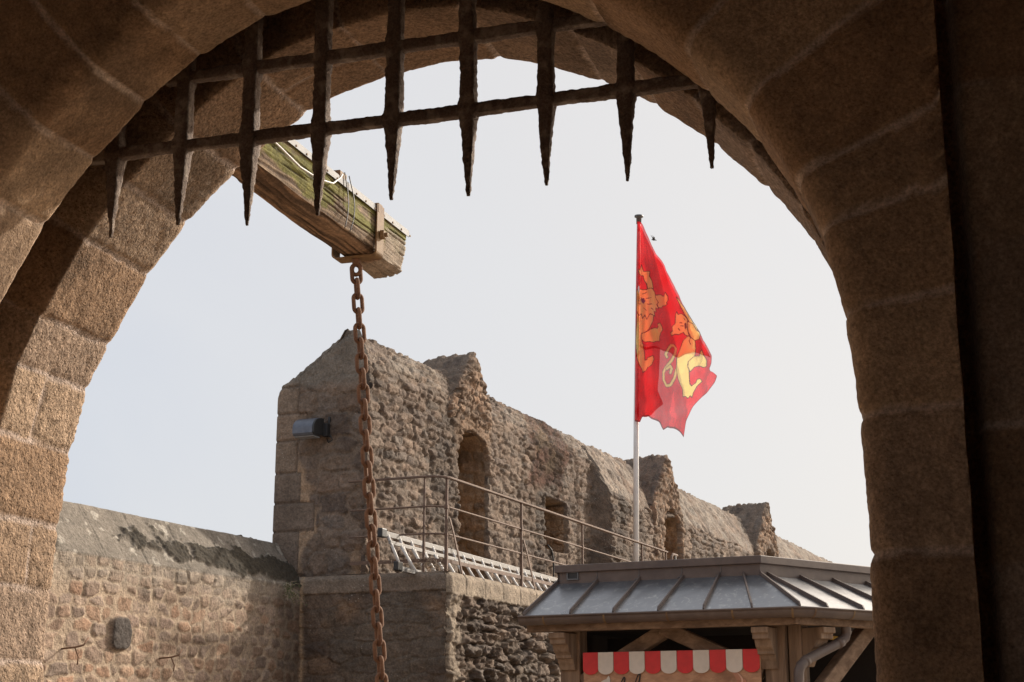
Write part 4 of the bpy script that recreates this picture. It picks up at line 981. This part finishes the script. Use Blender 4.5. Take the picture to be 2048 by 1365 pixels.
# upstand round the flat top
out = [A1, B1, D1, E1, F1]; inw = [K(1.2, 1.7, 0)] * 5
mb = MB()
for i in range(5):
    p, q = out[i], out[(i + 1) % 5]; t = (q - p) / np.linalg.norm(q - p); n_ = np.cross(t, UP)
    mb.box((p + q) / 2 + UP * (.075) - n_ * .012, t * (np.linalg.norm(q - p) / 2), n_ * .012, UP * .10)
mb.build('upstand', M['brownzinc'], ks)
mb = MB()
for i in range(5):
    p, q = out[i], out[(i + 1) % 5]; t = (q - p) / np.linalg.norm(q - p); n_ = np.cross(t, UP); Lh = np.linalg.norm(q - p) / 2
    mb.box((p + q) / 2 + UP * (ZTOP - ZIN - .035) + n_ * .004, t * (Lh + .018), n_ * .022, UP * .036)
mb.add([o + UP * (ZTOP - ZIN - .01) for o in out], [(0, 1, 2, 3, 4)])
bevel(mb.build('top_trim', M['brownzinc'], ks), .006, 2)
for s0_ in (.42, .85, 1.28, 1.66):                         # lapped joints of the upstand
    mb = MB(); q = A1 + KD * s0_; mb.tube([q - KN * .003 + UP * (.15), q - KN * .003 + UP * .05, q + KD * -.012 - KN * .003 + UP * .02, q - KD * .05 - KN * .003 + UP * .008], .003, 5)
    mb.build('upstand_joint', M['darkmetal'], ks)
vc = A1 + KD * .165 + UP * .072
mb = MB()
for dx, dz, w, h_ in ((0, .034, .062, .006), (0, -.034, .062, .006), (-.056, 0, .006, .03), (.056, 0, .006, .03)): mb.box(vc + KD * dx + UP * dz - KN * .006, KD * w, KN * .008, UP * h_)
fr = mb.build('vent', M['darkmetal'], ks)
mb = MB(); mb.box(vc - KN * .002, KD * .05, KN * .002, UP * .028); mb.build('vent_shade_plate', M['blackplastic'], fr)  # black plate stands for the shade in the vent's hollow
# gutter
mb = MB()
gp = [K(-.02, -.02, 0), K(2.50, -.02, 0)] + [B0 * np.array((1, 1, 0)) + (-KN * math.cos(t) + N2 * 0) * 0 + (KD * math.sin(t) * .0) for t in []]
n0 = -KN
corner = [K(2.50 + .12 * f_, -.02, 0) * (1 - f_) + (B0 * np.array((1, 1, 0)) + D2 * (.02 + .12 * f_) + N2 * .02) * f_ for f_ in lin(.0, 1, 9)]
gp = [K(a, -.02, 0) for a in lin(-.02, 2.48, 30)] + corner[1:] + [B0 * np.array((1, 1, 0)) + D2 * a + N2 * .02 for a in lin(.22, 2.3, 24)]
gp = np.array(gp)
for _ in range(3): gp[1:-1] = (gp[:-2] + 2 * gp[1:-1] + gp[2:]) / 4
tn = np.gradient(gp, axis=0); tn /= np.linalg.norm(tn, axis=1)[:, None]; on = np.cross(tn, UP)
sec = [(.062 + .066 * math.cos(t), -.01 - .072 * math.sin(t)) for t in lin(math.pi, 0, 13)]
sec += [(.128 + .008 * math.cos(t) + .0, -.004 + .009 * math.sin(t)) for t in lin(-1.2, 2.6, 6)] + [(.120, -.012)] + [(.062 + .058 * math.cos(t), -.01 - .064 * math.sin(t)) for t in lin(0.05, math.pi - .05, 11)]
mb.grid(np.stack([gp + on * (x - .06) + UP * (ZEV - .012 + z) for x, z in sec], 1), closed=True)
b_ = mb.n; mb.f.append(tuple(range(len(sec)))); mb.f.append(tuple(range(b_ - len(sec), b_))[::-1])
gut = mb.build('gutter', M['brownzinc'], ks, True)
for i in (3, 10, 17, 24, 31, 36, 42):
    mb = MB(); mb.grid(np.stack([np.stack([gp[i] + tn[i] * w + on[i] * (.004 + .062 + .070 * math.cos(t) - .06 - .004) + UP * (ZEV - .022 - .0765 * math.sin(t)) for t in lin(math.pi, 0, 13)]) for w in (-.009, .009)])); mb.build('gutter_bracket', M['strap'], gut, True)
# eave boards and wall plate
mb = MB(); mb.add([K(0, .02, 2.515), K(2.60, .02, 2.515), K(2.60, .9, 2.53), K(0, .9, 2.53)], [(0, 1, 2, 3)]); mb.add([B0 - UP * .045, D0 - UP * .045, D0 - N2 * .9 - UP * .03, B0 - N2 * .5 - UP * .03], [(0, 1, 2, 3)]); mb.build('eave_boards', M['timberx'], ks)
mb = MB(); mb.bar(K(-.0, .10, 2.455), K(2.60, .10, 2.455), .09, .10, UP); mb.bar(B0 - N2 * .10 - UP * .105, D0 - N2 * .10 - UP * .105, .09, .10, UP); bevel(mb.build('wall_plate', M['timberx'], ks), .008)
def post(a, m, w, d, name='post'):
    mb = MB(); mb.box(K(a, m, 1.22), KD * w / 2, KN * d / 2, UP * 1.22); return bevel(mb.build(name, M['timberz'], ks), .012)
post(.31, .42, .20, .18); post(2.28, .43, .19, .2); post(2.445, .50, .12, .22)
post(.3, 3.1, .2, .2); post(2.6, 3.1, .2, .2)
def corbel(o, dr, width_dir, w, L, H, name='carved_bracket'):
    pts = [(0, 0), (L, 0), (L, -.05), (.90 * L, -.055), (.90 * L, -.10), (.70 * L, -.105), (.66 * L, -.135), (.60 * L, -.165), (.50 * L, -.185), (.44 * L, -.20), (.44 * L, -.225), (.30 * L, -.23), (.27 * L, -.26), (.20 * L, -.285), (.12 * L, -H), (0, -H)]
    mb = MB(); mb.prism([o + dr * x + UP * z - width_dir * w / 2 for x, z in pts], width_dir * w); return bevel(mb.build(name, M['timberlight'], ks), .006)
    mb = MB(); mb.prism([o + dr * x + UP * z - width_dir * w / 2 for x, z in pts], width_dir * w); return bevel(mb.build(name, M['timberx'], ks), .008)
corbel(K(.30, .335, 2.40), -KN, KD, .16, .28, .33)
corbel(K(2.235, .34, 2.40), -KN, KD, .15, .28, .35)
corbel(K(2.50, .50, 2.40), N2, D2, .15, .30, .33)
def brace(p, q, w, d, side): mb = MB(); mb.bar(p, q, w, d, side); return bevel(mb.build('brace', M['timberx'], ks), .01)
brace(K(.42, .40, 1.96), K(1.27, .40, 2.43), .13, .12, UP); brace(K(1.22, .38, 2.44), K(2.16, .38, 2.02), .13, .12, UP)
cb_ = K(2.45, .5, 0); brace(B0 * np.array((1, 1, 0)) + D2 * .35 - N2 * .3 + UP * 1.72, B0 * np.array((1, 1, 0)) + D2 * 1.22 - N2 * .3 + UP * 2.46, .14, .12, UP)
mb = MB(); mb.tube([K(a, m, z) for a, m, z in ((2.824, .60, 2.49), (2.832, .63, 2.43), (2.835, .66, 2.37), (2.822, .645, 2.32), (2.785, .59, 2.275), (2.69, .39, 2.195), (2.60, .215, 2.12), (2.566, .14, 2.07), (2.552, .12, 2.02), (2.548, .115, 1.9), (2.548, .115, .1))], .044, 14); dp = mb.build('downpipe', M['brownzinc'], ks, True)
for p, q in (((2.80, .61, 2.288), (2.772, .56, 2.262)), ((2.60, .215, 2.12), (2.585, .185, 2.10))):
    mb = MB(); mb.tube([K(*p), K(*q)], .048, 14); mb.build('pipe_collar', M['brownzinc'], dp, True)
mb = MB()                                                    # near-black boards: the shade inside the kiosk is put into their colour
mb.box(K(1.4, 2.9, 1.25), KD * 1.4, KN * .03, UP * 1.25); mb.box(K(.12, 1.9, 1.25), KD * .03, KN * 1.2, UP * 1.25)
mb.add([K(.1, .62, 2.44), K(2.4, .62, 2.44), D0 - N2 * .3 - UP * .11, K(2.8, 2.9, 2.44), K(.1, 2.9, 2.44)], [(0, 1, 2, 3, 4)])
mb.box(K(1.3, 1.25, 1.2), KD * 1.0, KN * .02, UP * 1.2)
mb.build('inside_shade_boards', M['interior'], ks)
mb = MB(); mb.bar(K(2.50, 1.09, 2.36), K(2.60, 1.28, 2.345), .035, .02, UP); mb.build('yellow_strip', M['yellow'], ks)

# ------------------------------------------------------------------ sign board on the kiosk
sb = thing('sign_board', K(1.33, .24, 1.1), 'wood-look sign board with a scalloped red and cream awning edge, hung on the kiosk front', 'sign')
mb = MB(); mb.box(K(1.327, .265, 1.66), KD * .845, KN * .012, UP * .555); bevel(mb.build('board', M['board'], sb), .004, 1)
for i in range(11):
    a0 = .482 + i * .1535; w = .1535
    xs = [a0 + .002, a0 + w - .002]
    arc = [(a0 + w / 2 + (w / 2 - .002) * math.cos(t), 2.075 - .052 * math.sin(t)) for t in lin(0, math.pi, 15)]
    dn = .012 + (.004 if i % 2 else 0)
    mb = MB(); mb.prism([K(a, .253 - dn, z) for a, z in [(xs[0], 2.222), (xs[1], 2.222)] + arc], KN * .010)
    sc_ = mb.build('scallop', M['cream'] if i % 2 else M['red'], sb)
def flat_stroke(mb, pts, w, m=.2445):
    pts = np.array(pts, float); tn = np.gradient(pts, axis=0); tn /= np.linalg.norm(tn, axis=1)[:, None] + 1e-9; nr = np.stack([-tn[:, 1], tn[:, 0]], -1)
    ww = np.asarray(w) if not np.isscalar(w) else np.full(len(pts), w)
    lft = pts + nr * ww[:, None] / 2; rgt = pts - nr * ww[:, None] / 2
    P = np.stack([np.array([K(a, m_, z) for a, z in e]) for e, m_ in ((lft, m), (rgt, m), (rgt, m + .006), (lft, m + .006))], 1); mb.grid(P, closed=True)
def loop(cx, zt, hgt, lean, w0=.018):
    t = lin(0, 1, 40); an = -2.5 + t * 5.3
    x = cx + .017 * np.sin(an) + lean * (np.cos(an) * .5 + .5) * hgt; z = zt - hgt / 2 + hgt / 2 * np.cos(an)
    return np.stack([x, z], -1), .006 + .007 * np.abs(np.sin(an * .5 + .8))
mb = MB()
for cx, zt in ((.835, 1.996), (.985, 2.028)):
    pts, w = loop(cx, zt, .17, .32); flat_stroke(mb, pts, w)
mb.build('lettering', M['ink'], sb)
mb = MB(); t = lin(0, 1, 24)
for k in range(3): flat_stroke(mb, np.stack([1.955 + .03 * k - .05 * (1 - t) * np.cos(t * 4), 2.035 - .12 * t - .01 * k + .01 * np.sin(t * 9 + k)], -1), .010 + .014 * np.sin(t * 3.0), .2435 - k * .0012)
mb.build('swirl', M['swirl'], sb)
mb = MB(); flat_stroke(mb, np.stack([1.985 + .03 * np.sin(t * 3) - .02 * (1 - t), 2.02 - .11 * t], -1), .004 + .012 * np.sin(t * 3.0), .2395)
mb.build('swirl_highlight', M['swirl2'], sb)
mb = MB(); mb.prism([K(a, .2425, z) for a, z in ((.655, 1.93), (.665, 1.962), (.69, 1.975), (.715, 1.982), (.735, 2.012), (.745, 2.0), (.752, 1.975), (.75, 1.95), (.74, 1.90), (.68, 1.89))], KN * .008); mb.build('cream_blob', M['cream'], sb)

# ------------------------------------------------------------------ ground
n = 60; g = np.sign(lin(-1, 1, n)) * np.abs(lin(-1, 1, n)) ** 3 * 600
gx, gy = np.meshgrid(g, g); mb = MB(); mb.grid(np.stack([gx, gy, gx * 0], -1)); tag(mb.build('ground', M['ground'], None, base=(0, 0, 0)), kind='structure')

# ------------------------------------------------------------------ light
SUN_AZ, SUN_EL = 52.0, 27.5
sdir = Vector((math.sin(R_(SUN_AZ)) * math.cos(R_(SUN_EL)), math.cos(R_(SUN_AZ)) * math.cos(R_(SUN_EL)), math.sin(R_(SUN_EL))))
sl_ = bpy.data.lights.new('sun', 'SUN'); sl_.energy = 4.0; sl_.angle = R_(1.6); sl_.color = (1.0, .92, .81)
so = bpy.data.objects.new('sun', sl_); COL.objects.link(so); so.rotation_mode = 'QUATERNION'; so.rotation_quaternion = sdir.to_track_quat('Z', 'Y'); so.location = (10, 0, 30)

w = bpy.data.worlds.new('World'); SC.world = w; w.use_nodes = True; nt = w.node_tree; bg = nt.nodes['Background']
sky = nt.nodes.new('ShaderNodeTexSky'); sky.sky_type = 'NISHITA'; sky.sun_disc = False; sky.sun_elevation = R_(SUN_EL); sky.sun_rotation = R_(SUN_AZ); sky.dust_density = 3.0; sky.air_density = 1.0
tc_ = nt.nodes.new('ShaderNodeTexCoord')
dt = nt.nodes.new('ShaderNodeVectorMath'); dt.operation = 'DOT_PRODUCT'; L_(nt, tc_.outputs['Generated'], dt.inputs[0]); dt.inputs[1].default_value = sdir
veil = mixn(nt, mrange(nt, dt.outputs['Value'], .15, .75, 0, 1), (5.45, 6.05, 7.1), (7.45, 7.2, 7.0))    # thin high cloud, whiter towards the sun
veil = mixn(nt, mrange(nt, dt.outputs['Value'], .81, .955, 0, 1, True), veil, (60.0, 51.0, 41.0))   # bright haze round the sun
cl = noise(nt, 2.2, 6, .6, tc_.outputs['Generated'], .8)
veil = mixn(nt, mrange(nt, cl, .42, .70, 0, .6), veil, (7.2, 7.2, 7.25))
L_(nt, mixn(nt, .86, sky.outputs['Color'], veil), bg.inputs['Color']); bg.inputs['Strength'].default_value = .10

# ------------------------------------------------------------------ camera
cd = bpy.data.cameras.new('camera'); cam = bpy.data.objects.new('camera', cd); COL.objects.link(cam)
cam.location = (0, 0, EYE); cam.rotation_euler = (R_(90) + math.atan(763 / 3026), 0, 0)
cd.sensor_width = 36; cd.lens = 3026 / 2048 * 36; cd.clip_start = .05; cd.clip_end = 2000
SC.camera = cam
SC.view_settings.view_transform = 'Standard'; SC.view_settings.look = 'None'; SC.view_settings.exposure = .22; SC.view_settings.gamma = 1
SC.render.engine = 'CYCLES'
SC.cycles.max_bounces = 8; SC.cycles.diffuse_bounces = 5; SC.cycles.transparent_max_bounces = 12
